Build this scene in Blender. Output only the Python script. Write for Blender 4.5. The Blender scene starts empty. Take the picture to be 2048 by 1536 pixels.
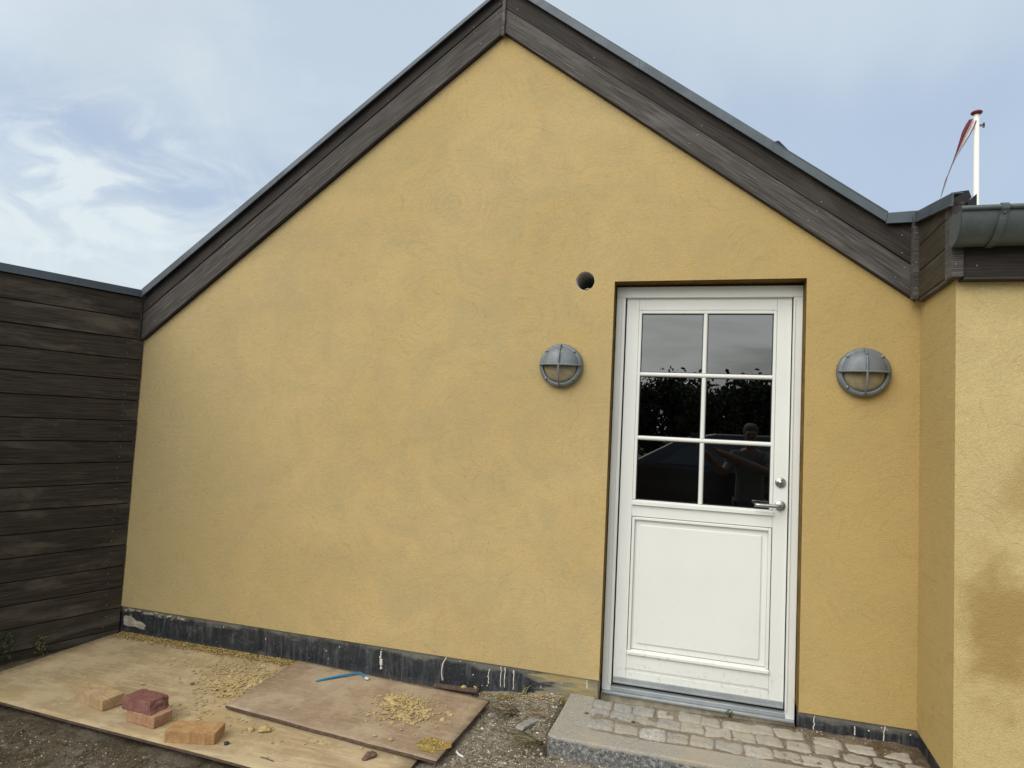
import bpy, bmesh, math, random
from math import radians as R, sin, cos, pi, sqrt
from mathutils import Vector, Matrix, noise as mn

random.seed(7)
S = bpy.context.scene
COL = S.collection
D = 3.5276          # distance of the camera from the gable wall (the wall is the plane y = 0)

# ------------------------------------------------------------------ camera
def cam_axes(yaw, pitch, roll):
    f = Vector((sin(yaw)*cos(pitch), cos(yaw)*cos(pitch), sin(pitch)))
    r0 = Vector((cos(yaw), -sin(yaw), 0)); u0 = r0.cross(f)
    return cos(roll)*r0+sin(roll)*u0, -sin(roll)*r0+cos(roll)*u0, f
cd = bpy.data.cameras.new('camera'); cam = bpy.data.objects.new('camera', cd); COL.objects.link(cam)
r_, u_, f_ = cam_axes(R(-15.819), R(3.608), R(2.843))
cam.matrix_world = Matrix.Translation((0, -D, 1.5)) @ Matrix((r_, u_, -f_)).transposed().to_4x4()
cd.sensor_width = 36; cd.lens = 1282.418/2048*36; cd.clip_start = .02; cd.clip_end = 2000
S.camera = cam
S.render.resolution_x = 1024; S.render.resolution_y = 768

# ------------------------------------------------------------------ world, sun, exposure
SUN_EL, SUN_AZ = 40, -29      # sun behind the camera, to the left (degrees left of straight behind)
W = bpy.data.worlds.new('World'); S.world = W; W.use_nodes = True
wt = W.node_tree; wt.nodes.clear()
def wn(t, **k):
    n = wt.nodes.new(t)
    for a, b in k.items(): setattr(n, a, b)
    return n
def wl(a, b): wt.links.new(a, b)
sky = wn('ShaderNodeTexSky', sky_type='NISHITA', sun_disc=False, sun_elevation=R(SUN_EL), sun_rotation=R(180-SUN_AZ))
sky.air_density = 1.2; sky.dust_density = 2.5
bg1 = wn('ShaderNodeBackground'); bg1.inputs['Strength'].default_value = .13
wl(sky.outputs[0], bg1.inputs[0])
tc = wn('ShaderNodeTexCoord'); sep = wn('ShaderNodeSeparateXYZ'); wl(tc.outputs['Generated'], sep.inputs[0])
def wm(op, a, b=None, c=None):
    n = wn('ShaderNodeMath', operation=op)
    for i, x in enumerate((a, b, c)):
        if x is None: continue
        if isinstance(x, (int, float)): n.inputs[i].default_value = x
        else: wl(x, n.inputs[i])
    return n.outputs[0]
zz = wm('ADD', wm('MAXIMUM', sep.outputs[2], 0), .35)
cmb = wn('ShaderNodeCombineXYZ'); wl(wm('DIVIDE', sep.outputs[0], zz), cmb.inputs[0]); wl(wm('DIVIDE', sep.outputs[1], zz), cmb.inputs[1])
def wnoise(scale, det, rough, dist, off, sc=(1, 1, 1), rot=0):
    m = wn('ShaderNodeMapping'); m.inputs['Location'].default_value = off; m.inputs['Scale'].default_value = sc; m.inputs['Rotation'].default_value = (0, 0, R(rot))
    wl(cmb.outputs[0], m.inputs[0])
    n = wn('ShaderNodeTexNoise'); wl(m.outputs[0], n.inputs[0])
    n.inputs['Scale'].default_value = scale; n.inputs['Detail'].default_value = det
    n.inputs['Roughness'].default_value = rough; n.inputs['Distortion'].default_value = dist
    return n.outputs[0]
def wramp(v, a, b):
    n = wn('ShaderNodeMapRange', interpolation_type='SMOOTHSTEP'); wl(v, n.inputs[0])
    n.inputs[1].default_value = a; n.inputs[2].default_value = b
    return n.outputs[0]
c1 = wramp(wnoise(1.0, 5, .5, .6, (3.1, .4, 0), (1, .55, 1), -28), .40, .62)      # broad veil
c2 = wramp(wnoise(2.6, 9, .62, 1.0, (7.7, 2.2, 0), (1, .6, 1), 20), .50, .72)       # white wisps
lft = wramp(sep.outputs[0], .35, -.75)                                              # more wisps towards the left
yy_ = wm('MAXIMUM', sep.outputs[1], .05); U = wm('DIVIDE', sep.outputs[0], yy_); V = wm('DIVIDE', sep.outputs[2], yy_)
front = wramp(sep.outputs[1], .05, .3)
nw = wnoise(1.5, 6, .55, .7, (1.3, 6.1, 0), (1, .6, 1), -20)
Vw = wm('ADD', V, wm('MULTIPLY', wm('SUBTRACT', nw, .5), .34))
dd = wm('SUBTRACT', Vw, wm('MULTIPLY_ADD', U, -.36, .085))
band = wm('MULTIPLY', wm('POWER', 2.718, wm('MULTIPLY', wm('MULTIPLY', dd, dd), -75)), wramp(U, -.2, -.6))       # blue streak in the left half
rblue = wm('MULTIPLY', wramp(Vw, .66, .46), wramp(U, -.45, .1))                                                    # bluer low on the right
blue = wm('MAXIMUM', band, wm('MULTIPLY', rblue, .8))
pale = wm('SUBTRACT', 1, wm('MULTIPLY', blue, .95))
c1 = wm('ADD', wm('MULTIPLY', wm('ADD', wm('MULTIPLY', c1, .25), wm('MULTIPLY', pale, .75)), front), wm('MULTIPLY', c1, wm('SUBTRACT', 1, front)))
du = wm('MULTIPLY', wm('ADD', U, 1.25), 2.4); dv = wm('MULTIPLY', wm('SUBTRACT', V, .43), 5.5)
lobe = wm('POWER', 2.718, wm('MULTIPLY', wm('ADD', wm('MULTIPLY', du, du), wm('MULTIPLY', dv, dv)), -1))
low = wramp(V, .42, .22)
cuv = wn('ShaderNodeCombineXYZ'); wl(U, cuv.inputs[0]); wl(wm('MULTIPLY', wm('ADD', V, wm('MULTIPLY', U, .18)), 2.6), cuv.inputs[1])
nuv = wn('ShaderNodeTexNoise'); wl(cuv.outputs[0], nuv.inputs[0]); nuv.inputs['Scale'].default_value = 3.2; nuv.inputs['Detail'].default_value = 9; nuv.inputs['Roughness'].default_value = .58; nuv.inputs['Distortion'].default_value = 1.1
wis = wramp(nuv.outputs[0], .40, .66)
c2b = wm('MINIMUM', 1, wm('ADD', wm('MULTIPLY', wm('MULTIPLY', wis, wm('MULTIPLY', lobe, 1.25)), front), wm('MULTIPLY', wm('ADD', wm('MULTIPLY', c2, .35), wm('MULTIPLY', low, .38)), lft)))
mixc = wn('ShaderNodeMix', data_type='RGBA'); wl(c1, mixc.inputs['Factor'])
mixc.inputs['A'].default_value = (.43, .545, .74, 1); mixc.inputs['B'].default_value = (.66, .76, .84, 1)
mixd = wn('ShaderNodeMix', data_type='RGBA'); wl(c2b, mixd.inputs['Factor']); wl(mixc.outputs['Result'], mixd.inputs['A'])
mixd.inputs['B'].default_value = (.82, .90, .93, 1)
sdv = (sin(R(SUN_AZ))*cos(R(SUN_EL)), -cos(R(SUN_AZ))*cos(R(SUN_EL)), sin(R(SUN_EL)))
dp = wn('ShaderNodeVectorMath', operation='DOT_PRODUCT'); wl(tc.outputs['Generated'], dp.inputs[0]); dp.inputs[1].default_value = sdv
glow = wramp(dp.outputs['Value'], .0, 1.0)
mixe = wn('ShaderNodeMix', data_type='RGBA'); cl_ = wramp(wnoise(1.15, 6, .55, .8, (4.4, .9, 0), (.7, 1.5, 1), 12), .36, .60)
wl(wm('MULTIPLY', glow, .9), mixe.inputs['Factor']); wl(mixd.outputs['Result'], mixe.inputs['A']); mixe.inputs['B'].default_value = (.86, .84, .78, 1)
bg2 = wn('ShaderNodeBackground'); wl(mixe.outputs['Result'], bg2.inputs[0]); wl(wm("MULTIPLY_ADD", wm('MULTIPLY', glow, wm('MULTIPLY_ADD', cl_, 1.1, -.15)), 1.0, 1.0), bg2.inputs['Strength'])
ms = wn('ShaderNodeMixShader'); ms.inputs[0].default_value = .86
wl(bg1.outputs[0], ms.inputs[1]); wl(bg2.outputs[0], ms.inputs[2])
wo = wn('ShaderNodeOutputWorld'); wl(ms.outputs[0], wo.inputs[0])
sd = bpy.data.lights.new('sun', 'SUN'); sd.energy = 2.0; sd.angle = R(50); sd.color = (1, .96, .9)
sun = bpy.data.objects.new('sun', sd); COL.objects.link(sun)
sdir = Vector((sin(R(SUN_AZ))*cos(R(SUN_EL)), -cos(R(SUN_AZ))*cos(R(SUN_EL)), sin(R(SUN_EL))))
sun.rotation_euler = sdir.to_track_quat('Z', 'Y').to_euler()
S.view_settings.view_transform = 'Standard'; S.view_settings.look = 'None'
S.view_settings.exposure = 0.0; S.view_settings.gamma = 1

# ------------------------------------------------------------------ material helpers
class NT:
    def __init__(s, name):
        s.m = bpy.data.materials.new(name); s.m.use_nodes = True; s.t = s.m.node_tree; s.t.nodes.clear()
        s.out = s.t.nodes.new('ShaderNodeOutputMaterial'); s.p = s.t.nodes.new('ShaderNodeBsdfPrincipled')
        s.t.links.new(s.p.outputs[0], s.out.inputs[0]); s._tc = None
    def n(s, t, **k):
        n = s.t.nodes.new(t)
        for a, b in k.items(): setattr(n, a, b)
        return n
    def l(s, a, b): s.t.links.new(a, b)
    def set(s, sock, v):
        if isinstance(v, (int, float)): sock.default_value = v
        elif isinstance(v, (tuple, list)): sock.default_value = tuple(v)+(1,) if (len(v) == 3 and len(sock.default_value) == 4) else v
        else: s.l(v, sock)
    def co(s, kind='Object', sc=(1, 1, 1), off=(0, 0, 0), rot=(0, 0, 0)):
        if s._tc is None: s._tc = s.n('ShaderNodeTexCoord')
        m = s.n('ShaderNodeMapping'); m.inputs['Scale'].default_value = sc; m.inputs['Location'].default_value = off
        m.inputs['Rotation'].default_value = rot
        s.l(s._tc.outputs[kind], m.inputs[0]); return m.outputs[0]
    def noise(s, co, scale, det=4, rough=.5, dist=0):
        n = s.n('ShaderNodeTexNoise'); s.l(co, n.inputs[0]); n.inputs['Scale'].default_value = scale
        n.inputs['Detail'].default_value = det; n.inputs['Roughness'].default_value = rough; n.inputs['Distortion'].default_value = dist
        return n.outputs[0]
    def vor(s, co, scale, feature='F1', out='Distance', rand=1):
        n = s.n('ShaderNodeTexVoronoi', feature=feature); s.l(co, n.inputs[0]); n.inputs['Scale'].default_value = scale
        n.inputs['Randomness'].default_value = rand
        return n.outputs[out]
    def rng(s, v, a, b, c=0, d=1, sm=True):
        n = s.n('ShaderNodeMapRange', interpolation_type='SMOOTHSTEP' if sm else 'LINEAR'); s.l(v, n.inputs[0])
        for i, x in enumerate((a, b, c, d)): n.inputs[i+1].default_value = x
        return n.outputs[0]
    def math(s, op, a, b=None, c=None):
        n = s.n('ShaderNodeMath', operation=op)
        for i, x in enumerate((a, b, c)):
            if x is not None: s.set(n.inputs[i], x)
        return n.outputs[0]
    def mix(s, f, a, b, mode='MIX'):
        n = s.n('ShaderNodeMix', data_type='RGBA', blend_type=mode)
        s.set(n.inputs['Factor'], f); s.set(n.inputs['A'], a); s.set(n.inputs['B'], b)
        return n.outputs['Result']
    def ramp(s, v, stops):
        n = s.n('ShaderNodeValToRGB'); s.l(v, n.inputs[0]); e = n.color_ramp.elements
        while len(e) < len(stops): e.new(.5)
        for i, (p, c) in enumerate(stops): e[i].position = p; e[i].color = tuple(c)+(1,)
        return n.outputs[0]
    def xyz(s, co=None):
        n = s.n('ShaderNodeSeparateXYZ'); s.l(co or s.co(), n.inputs[0]); return n.outputs
    def bump(s, h, dist, strength=1, prev=None):
        n = s.n('ShaderNodeBump'); s.l(h, n.inputs['Height']); n.inputs['Distance'].default_value = dist
        n.inputs['Strength'].default_value = strength
        if prev is not None: s.l(prev, n.inputs['Normal'])
        return n.outputs[0]
    def fin(s, col, rough=.8, normal=None, metal=0, spec=.5):
        s.set(s.p.inputs['Base Color'], col); s.set(s.p.inputs['Roughness'], rough)
        s.set(s.p.inputs['Metallic'], metal); s.p.inputs['Specular IOR Level'].default_value = spec
        if normal is not None: s.l(normal, s.p.inputs['Normal'])
        return s.m

def plaster(name, light, dark, dull, right=False):
    t = NT(name); o = t.co()
    big = t.rng(t.noise(o, .9, 5, .55, .4), .30, .72); mid = t.rng(t.noise(t.co(off=(4, 2, 9)), 3.2, 6, .6, 1.2), .35, .7)
    fine = t.noise(o, 190, 3, .6)
    x, y, z = t.xyz()
    c = t.mix(big, light, dark); c = t.mix(t.math('MULTIPLY', mid, .6), c, dull)
    if right:
        # damp blotches low down on the side wall
        nz = t.noise(t.co(off=(1, 5, 2)), 5, 5, .55)
        dx = t.math('MULTIPLY', t.math('SUBTRACT', x, 1.19), 1.7); dz = t.math('SUBTRACT', z, .76)
        d = t.math('SQRT', t.math('ADD', t.math('MULTIPLY', dx, dx), t.math('MULTIPLY', dz, dz)))
        f = t.rng(t.math('ADD', d, t.math('MULTIPLY', t.math('SUBTRACT', nz, .5), .55)), .11, .34, 1, 0)
        dx2 = t.math('MULTIPLY', t.math('SUBTRACT', x, 1.27), 1.4); dz2 = t.math('SUBTRACT', z, 1.33)
        d2 = t.math('SQRT', t.math('ADD', t.math('MULTIPLY', dx2, dx2), t.math('MULTIPLY', dz2, dz2)))
        f2 = t.rng(t.math('ADD', d2, t.math('MULTIPLY', t.math('SUBTRACT', nz, .5), .5)), .0, .16, .55, 0)
        c = t.mix(t.math('MULTIPLY', t.math('MAXIMUM', f, f2), .92), c, (.34, .225, .075))
    else:
        # the fresh coat is duller and greyer on the left, redder and damper round the door
        g = t.rng(t.math('ADD', x, t.math('MULTIPLY', t.math('SUBTRACT', t.noise(t.co(off=(3, 3, 3)), 1.1, 3), .5), 1.6)), -3.6, -1.9, 1, 0)
        c = t.mix(t.math('MULTIPLY', g, .6), c, dull)
        lowl = t.math('MULTIPLY', g, t.rng(z, 1.9, .5)); c = t.mix(t.math('MULTIPLY', lowl, .35), c, (.45, .36, .175))
        h = t.rng(t.math('ADD', x, t.math('MULTIPLY', t.math('SUBTRACT', t.noise(t.co(off=(8, 1, 3)), 1.4, 3), .5), .9)), -.75, .55)
        c = t.mix(t.math('MULTIPLY', h, .62), c, (.475, .34, .125))
    # trowel sweeps: arcs round scattered centres
    arcs = None
    for k, (sc, off) in enumerate(((1.7, (0, 0, 0)), (2.3, (5, 3, 1.3)))):
        cc = t.co(sc=(1, .02, 1), off=off)
        v = t.n('ShaderNodeTexVoronoi', feature='F1'); t.l(cc, v.inputs[0]); v.inputs['Scale'].default_value = sc
        wob = t.math('MULTIPLY', t.noise(cc, 3.5, 4, .6), 3.2)
        w = t.math('SINE', t.math('ADD', t.math('MULTIPLY', v.outputs['Distance'], 95+37*k), t.math('MULTIPLY', wob, 6)))
        line = t.math('MULTIPLY', t.rng(w, .72, 1), t.rng(t.noise(t.co(off=(k*3, 1, 2)), 7, 5, .65, .5), .46, .66))
        arcs = line if arcs is None else t.math('MAXIMUM', arcs, line)
    pit = t.rng(t.noise(t.co(off=(2, 8, 1)), 60, 3, .6), .60, .75)
    gr = t.rng(t.noise(t.co(off=(5, 5, 5)), 95, 4, .75), .36, .64); c = t.mix(t.math('MULTIPLY', gr, .20), c, (.34, .26, .10)); sc2 = t.rng(t.noise(t.co(off=(9, 5, 1), sc=(1, 1, 1)), 17, 6, .7, 1.5), .47, .62); c = t.mix(t.math('MULTIPLY', sc2, .13), c, (.36, .27, .11))
    c = t.mix(t.math('MULTIPLY', arcs, .22), c, (.30, .20, .07))
    c = t.mix(t.math('MULTIPLY', pit, .16), c, (.36, .26, .10))
    c = t.mix(t.rng(fine, .3, .7, 0, .2), c, (.33, .24, .1))
    b = t.bump(t.math('ADD', fine, t.math('MULTIPLY', t.noise(o, 45, 4, .6), .8)), .0045, .7)
    b = t.bump(arcs, -.0008, .3, b)
    b = t.bump(t.noise(t.co(off=(1, 1, 7)), 2.6, 4, .5, .6), .02, .35, b)
    return t.fin(c, .92, b, spec=.15)
M_PLASTER = plaster('yellow_plaster', (.585, .445, .216), (.520, .385, .172), (.435, .355, .195))
M_PLASTER_DRY = plaster('yellow_plaster_drier', (.635, .515, .252), (.585, .455, .21), (.53, .43, .21), right=True)
M_PLASTER_SIDE = plaster('yellow_plaster_side', (.62, .51, .255), (.57, .455, .215), (.53, .43, .215))

def wood(name, c0, c1, c2, streak=.5, rough=.8, mottle=(.12, .11, .085), mf=.35, gsc=38):
    t = NT(name)
    uv = t.co('UV'); at = t.n('ShaderNodeAttribute'); at.attribute_name = 'var'; var = at.outputs['Fac']
    cmbv = t.n('ShaderNodeVectorMath', operation='MULTIPLY_ADD')
    off = t.n('ShaderNodeCombineXYZ'); t.l(var, off.inputs[0]); t.l(var, off.inputs[1])
    t.l(off.outputs[0], cmbv.inputs[0]); cmbv.inputs[1].default_value = (37, 11, 0); t.l(uv, cmbv.inputs[2])
    base = cmbv.outputs[0]
    def mp(sc):
        m = t.n('ShaderNodeMapping'); m.inputs['Scale'].default_value = sc; t.l(base, m.inputs[0]); return m.outputs[0]
    g1 = t.noise(mp((1.4, gsc, 1)), 1.6, 6, .62, 1.1); g2 = t.noise(mp((5, 260, 1)), 1, 3, .5, .3)
    blot = t.noise(mp((1.3, 4, 1)), 1.6, 5, .6, .5)
    c = t.mix(t.rng(g1, .3, .7), c0, c1); c = t.mix(t.math('MULTIPLY', t.rng(g2, .48, .72), streak), c, c2)
    c = t.mix(t.math('MULTIPLY', t.rng(blot, .5, .70), mf), c, mottle); dk = t.noise(mp((.9, 6, 1)), 1.1, 5, .6, .6); c = t.mix(t.rng(dk, .52, .72, 0, .55), c, tuple(q*.6 for q in c0))
    vv = t.rng(var, 0, 1, .68, 1.30, False)
    sc = t.n('ShaderNodeVectorMath', operation='SCALE'); t.l(c, sc.inputs[0]); t.l(vv, sc.inputs['Scale'])
    b = t.bump(t.math('ADD', g1, t.math('MULTIPLY', g2, .7)), .0022, .8)
    return t.fin(sc.outputs[0], rough, b, spec=.3)
M_FENCE = wood('weathered_dark_timber', (.019, .014, .010), (.047, .037, .028), (.115, .098, .078), .5, .75, (.115, .098, .074), .8, 30)
M_BARGE = wood('weathered_grey_timber', (.032, .028, .025), (.070, .064, .059), (.17, .163, .155), .7, .75, (.125, .12, .115), .6)
M_BARGE_UP = wood('weathered_brown_timber', (.017, .014, .012), (.042, .035, .030), (.105, .095, .085), .5, .75, (.085, .072, .058), .5)
M_RETURN = wood('weathered_olive_timber', (.036, .029, .017), (.060, .048, .028), (.12, .11, .08), .35, .8, (.12, .11, .085), .5)

def metal(name, col, rough, mt=.6, var=.25, sc=3):
    t = NT(name); n = t.noise(t.co(), sc, 6, .6, .8); f = t.noise(t.co(off=(3, 3, 1)), 40, 4, .6)
    c = t.mix(t.rng(n, .3, .7), col, tuple(x*(1-var) for x in col)); c = t.mix(t.rng(f, .5, .8, 0, .3), c, tuple(min(1, x*1.5) for x in col))
    return t.fin(c, t.rng(n, .3, .7, rough*.85, rough*1.2), t.bump(n, .002, .3), mt)
M_ZINC = metal('zinc_flashing', (.085, .105, .122), .5, .35)
M_ZINC_DK = metal('dark_zinc', (.10, .125, .15), .45, .35)
M_GUTTER = metal('gutter_zinc', (.125, .15, .152), .5, .45, .3, 6)
M_STEEL = metal('brushed_steel', (.42, .42, .41), .32, .95, .15, 20)
M_NAIL = metal('nail_head', (.42, .40, .37), .4, .5)
M_LAMP = metal('lamp_grey_casting', (.17, .195, .21), .5, .15, .2, 18)
M_ALU = metal('threshold_aluminium', (.42, .46, .48), .45, .35, .25, 5)

def simple(name, col, rough=.5, var=.06, sc=12, bump=0, spec=.5):
    t = NT(name); n = t.noise(t.co(), sc, 5, .6)
    c = t.mix(t.rng(n, .3, .7), col, tuple(x*(1-var) for x in col))
    return t.fin(c, rough, t.bump(n, bump, .5) if bump else None, spec=spec)
def door_paint():
    t = NT('white_door_paint')
    n = t.noise(t.co(), 2.2, 4, .5); f = t.noise(t.co(), 34, 5, .65); x, y, z = t.xyz()
    c = t.mix(t.rng(n, .3, .7), (.755, .775, .74), (.72, .74, .71))
    dirt = t.math('MULTIPLY', t.rng(f, .52, .72), t.rng(z, .32, .08)); c = t.mix(t.math('MULTIPLY', dirt, .5), c, (.42, .40, .33)); sf = t.noise(t.co(off=(3, 7, 2), sc=(1, 1, 2.2)), 9, 8, .75, 1.2); c = t.mix(t.rng(sf, .58, .74, 0, .28), c, (.52, .50, .43))
    return t.fin(c, .42, t.bump(t.noise(t.co(sc=(60, 60, 3)), 3, 3), .0004, .4), spec=.4)
M_WHITE = door_paint()
M_GASKET = simple('black_gasket', (.006, .006, .006), .6)
M_SEAL = simple('brown_sealant', (.11, .07, .02), .9)  # brown sealant filling the joint between door frame and wall
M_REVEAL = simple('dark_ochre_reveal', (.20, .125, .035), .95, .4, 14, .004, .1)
M_CONC = simple('threshold_concrete', (.42, .385, .30), .95, .35, 22, .004, .2)
M_INT = simple('dark_interior', (.05, .05, .05), .9)
M_PIPE = simple('grey_pipe', (.42, .41, .37), .6)
M_CHIP = simple('chipped_white_edge', (.68, .64, .52), .9)
M_BLACKFELT = simple('black_roof_felt', (.003, .0035, .004), .7)
M_BLUE = simple('blue_plastic', (.02, .22, .42), .35)
M_CLEAR = simple('clear_plastic_end', (.55, .62, .62), .2)
M_WHITEPL = simple('white_plastic', (.7, .68, .62), .4)
M_BLACKPL = simple('black_plastic', (.02, .02, .022), .4)
M_POLE = simple('flagpole_white', (.78, .77, .70), .5, 0, 2)
M_RED = simple('red_cloth', (.12, .012, .025), .8)
M_WCLOTH = simple('white_cloth', (.62, .56, .55), .8)
M_KNOB = simple('red_knob', (.15, .015, .015), .4)
def lamp_glass():
    t = NT('frosted_lamp_glass')
    n = t.noise(t.co(), 25, 4, .6); c = t.mix(t.rng(n, .35, .7), (.31, .265, .165), (.22, .185, .11))
    return t.fin(c, .28, spec=.5)
M_LGLASS = lamp_glass()
def pane_mat():
    t = NT('window_pane'); t.t.nodes.remove(t.p)
    g = t.n('ShaderNodeBsdfGlossy'); g.inputs['Roughness'].default_value = .0; g.inputs['Color'].default_value = (.93, .95, .95, 1)
    tr = t.n('ShaderNodeBsdfTransparent'); tr.inputs['Color'].default_value = (.25, .27, .27, 1)
    m = t.n('ShaderNodeMixShader'); m.inputs[0].default_value = .19
    gm = t.rng(t.noise(t.co(), 1.7, 3, .5), .3, .7); bp = t.bump(gm, .0006, .15); t.l(bp, g.inputs['Normal'])
    t.l(tr.outputs[0], m.inputs[1]); t.l(g.outputs[0], m.inputs[2]); t.l(m.outputs[0], t.out.inputs[0])
    return t.m
M_PANE = pane_mat()

def plinth_mat(name='bitumen_plinth'):
    t = NT(name); x, y, z = t.xyz()
    a = t.noise(t.co(), 5, 7, .7, .6); f = t.noise(t.co(), 60, 6, .75); st = t.noise(t.co(sc=(26, 26, 3)), 1.4, 6, .7, .5)
    c = t.mix(t.rng(a, .3, .7), (.010, .012, .016), (.026, .030, .036))
    c = t.mix(t.math('MULTIPLY', t.rng(st, .46, .70), .75), c, (.095, .102, .11))
    c = t.mix(t.math('MULTIPLY', t.rng(f, .56, .72), .6), c, (.19, .19, .18)); sc_ = t.noise(t.co(off=(5, 0, 2), sc=(1, 1, 1.6)), 7, 7, .75, .8); c = t.mix(t.math('MULTIPLY', t.rng(sc_, .56, .70), .6), c, (.15, .15, .14))
    # grey cement smears along the top edge
    top = t.rng(t.math('ADD', z, t.math('MULTIPLY', t.math('SUBTRACT', t.noise(t.co(sc=(1, 1, 2)), 5, 6, .7), .5), .13)), .115, .155)
    c = t.mix(t.math('MULTIPLY', top, .8), c, (.20, .20, .17))
    sm = t.rng(t.math('ADD', x, t.math('MULTIPLY', t.math('SUBTRACT', t.noise(t.co(sc=(1, 1, 5)), 4, 5, .6), .5), .75)), -.80, -.70)
    only = t.math('LESS_THAN', x, -.3); c = t.mix(t.math('MULTIPLY', t.math('MULTIPLY', sm, only), .92), c, t.mix(t.rng(t.noise(t.co(sc=(1, 1, 6)), 3, 4), .45, .55), (.21, .20, .15), (.38, .30, .13)))
    low = t.rng(t.math('ADD', z, t.math('MULTIPLY', f, .05)), .045, -.005); c = t.mix(t.math('MULTIPLY', low, .35), c, (.16, .15, .125))
    return t.fin(c, t.rng(f, .4, .7, .42, .8), t.bump(t.math('ADD', f, a), .004, .6), spec=.4)
M_PLINTH = plinth_mat()

def ply(name, a, b, c_, d, dust, scale=1):
    t = NT(name); o = t.co()
    g = t.noise(t.co(sc=(1.0, 5, 1)), 1.5*scale, 7, .62, 3.2); g2 = t.noise(t.co(sc=(6, 90, 1)), 1, 4, .6, .4)
    bl = t.noise(t.co(off=(2, 4, 0)), 2.1, 6, .6, .5); sp = t.noise(t.co(), 34, 6, .7)
    c = t.mix(t.rng(g, .34, .66), a, b); c = t.mix(t.math('MULTIPLY', t.rng(t.math('ABSOLUTE', t.math('SUBTRACT', g, .5)), 0, .035, 1, 0), .45), c, c_); c = t.mix(t.rng(g2, .4, .75, 0, .5), c, c_)
    c = t.mix(t.rng(bl, .46, .68, 0, .75), c, d)
    ds = t.rng(t.noise(t.co(off=(1, 9, 0)), 3.1, 7, .7), .47, .60); c = t.mix(t.math('MULTIPLY', ds, .38), c, dust); sp2 = t.noise(t.co(off=(3, 3, 0)), 12, 7, .75, .8); c = t.mix(t.rng(sp2, .56, .70, 0, .5), c, tuple(q*.62 for q in b)); c = t.mix(t.rng(sp, .56, .72, 0, .6), c, dust)
    fd = t.noise(t.co(off=(7, 1, 0)), 1.5, 5, .6); c = t.mix(t.rng(fd, .56, .70, 0, .5), c, dust)
    return t.fin(c, .85, t.bump(t.math('ADD', g2, sp), .002, .6), spec=.25)
M_PLYA = ply('pale_plywood', (.45, .36, .225), (.35, .265, .155), (.26, .185, .10), (.42, .31, .155), (.58, .48, .31))
M_PLYB = ply('brown_stained_board', (.33, .25, .17), (.26, .19, .125), (.20, .14, .09), (.39, .31, .225), (.48, .39, .27), 2)
M_PLYEDGE = simple('dirty_plywood_edge', (.13, .085, .06), .9, .5, 40, .002)

def stone(name, a, b, c_, d, sp=110):
    t = NT(name); o = t.co()
    n = t.noise(o, sp, 3, .7); m = t.noise(o, 8, 5, .6); v = t.vor(o, sp*1.5)
    c = t.mix(t.rng(n, .38, .62), a, b); c = t.mix(t.rng(v, .05, .3, .6, 0), c, c_); c = t.mix(t.rng(m, .45, .7, 0, .7), c, d)
    if 'cobble' in name:
        gp = t.n('ShaderNodeNewGeometry').outputs['Position']; dn = t.noise(gp, 9, 7, .7, .6); dn2 = t.noise(gp, 2.6, 4, .5); f_ = t.rng(t.math('ADD', t.math('MULTIPLY', dn, .7), t.math('MULTIPLY', dn2, .5)), .50, .70); c = t.mix(t.math('MULTIPLY', f_, .8), c, (.36, .325, .255))
    return t.fin(c, .85, t.bump(t.math('ADD', n, t.math('MULTIPLY', m, 2)), .005, .9), spec=.2)
M_COB = stone('granite_cobble', (.34, .33, .31), (.24, .235, .225), (.48, .47, .44), (.36, .31, .23), 70)
M_COB2 = stone('pale_cobble', (.44, .43, .40), (.31, .30, .28), (.55, .54, .50), (.40, .34, .25), 60)
def kerb_mat():
    t = NT('granite_kerb'); o = t.co(); x, y, z = t.xyz()
    n = t.noise(o, 120, 3, .8); v = t.noise(t.co(off=(4, 2, 2)), 55, 3, .8); m = t.noise(o, 6, 5, .6)
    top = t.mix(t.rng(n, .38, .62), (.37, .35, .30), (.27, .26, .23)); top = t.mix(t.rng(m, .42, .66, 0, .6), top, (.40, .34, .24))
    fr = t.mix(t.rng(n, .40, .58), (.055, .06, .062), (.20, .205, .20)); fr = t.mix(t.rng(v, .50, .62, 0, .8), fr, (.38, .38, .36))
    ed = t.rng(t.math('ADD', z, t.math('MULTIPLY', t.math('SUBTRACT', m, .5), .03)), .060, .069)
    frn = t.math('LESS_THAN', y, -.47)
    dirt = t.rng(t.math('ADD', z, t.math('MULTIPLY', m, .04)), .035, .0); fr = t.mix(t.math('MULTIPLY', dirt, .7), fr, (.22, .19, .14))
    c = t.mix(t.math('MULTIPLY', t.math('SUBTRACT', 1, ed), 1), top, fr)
    return t.fin(c, .82, t.bump(t.math('ADD', n, t.math('MULTIPLY', v, .8)), .005, .8), spec=.35)
M_KERB = kerb_mat()
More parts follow.
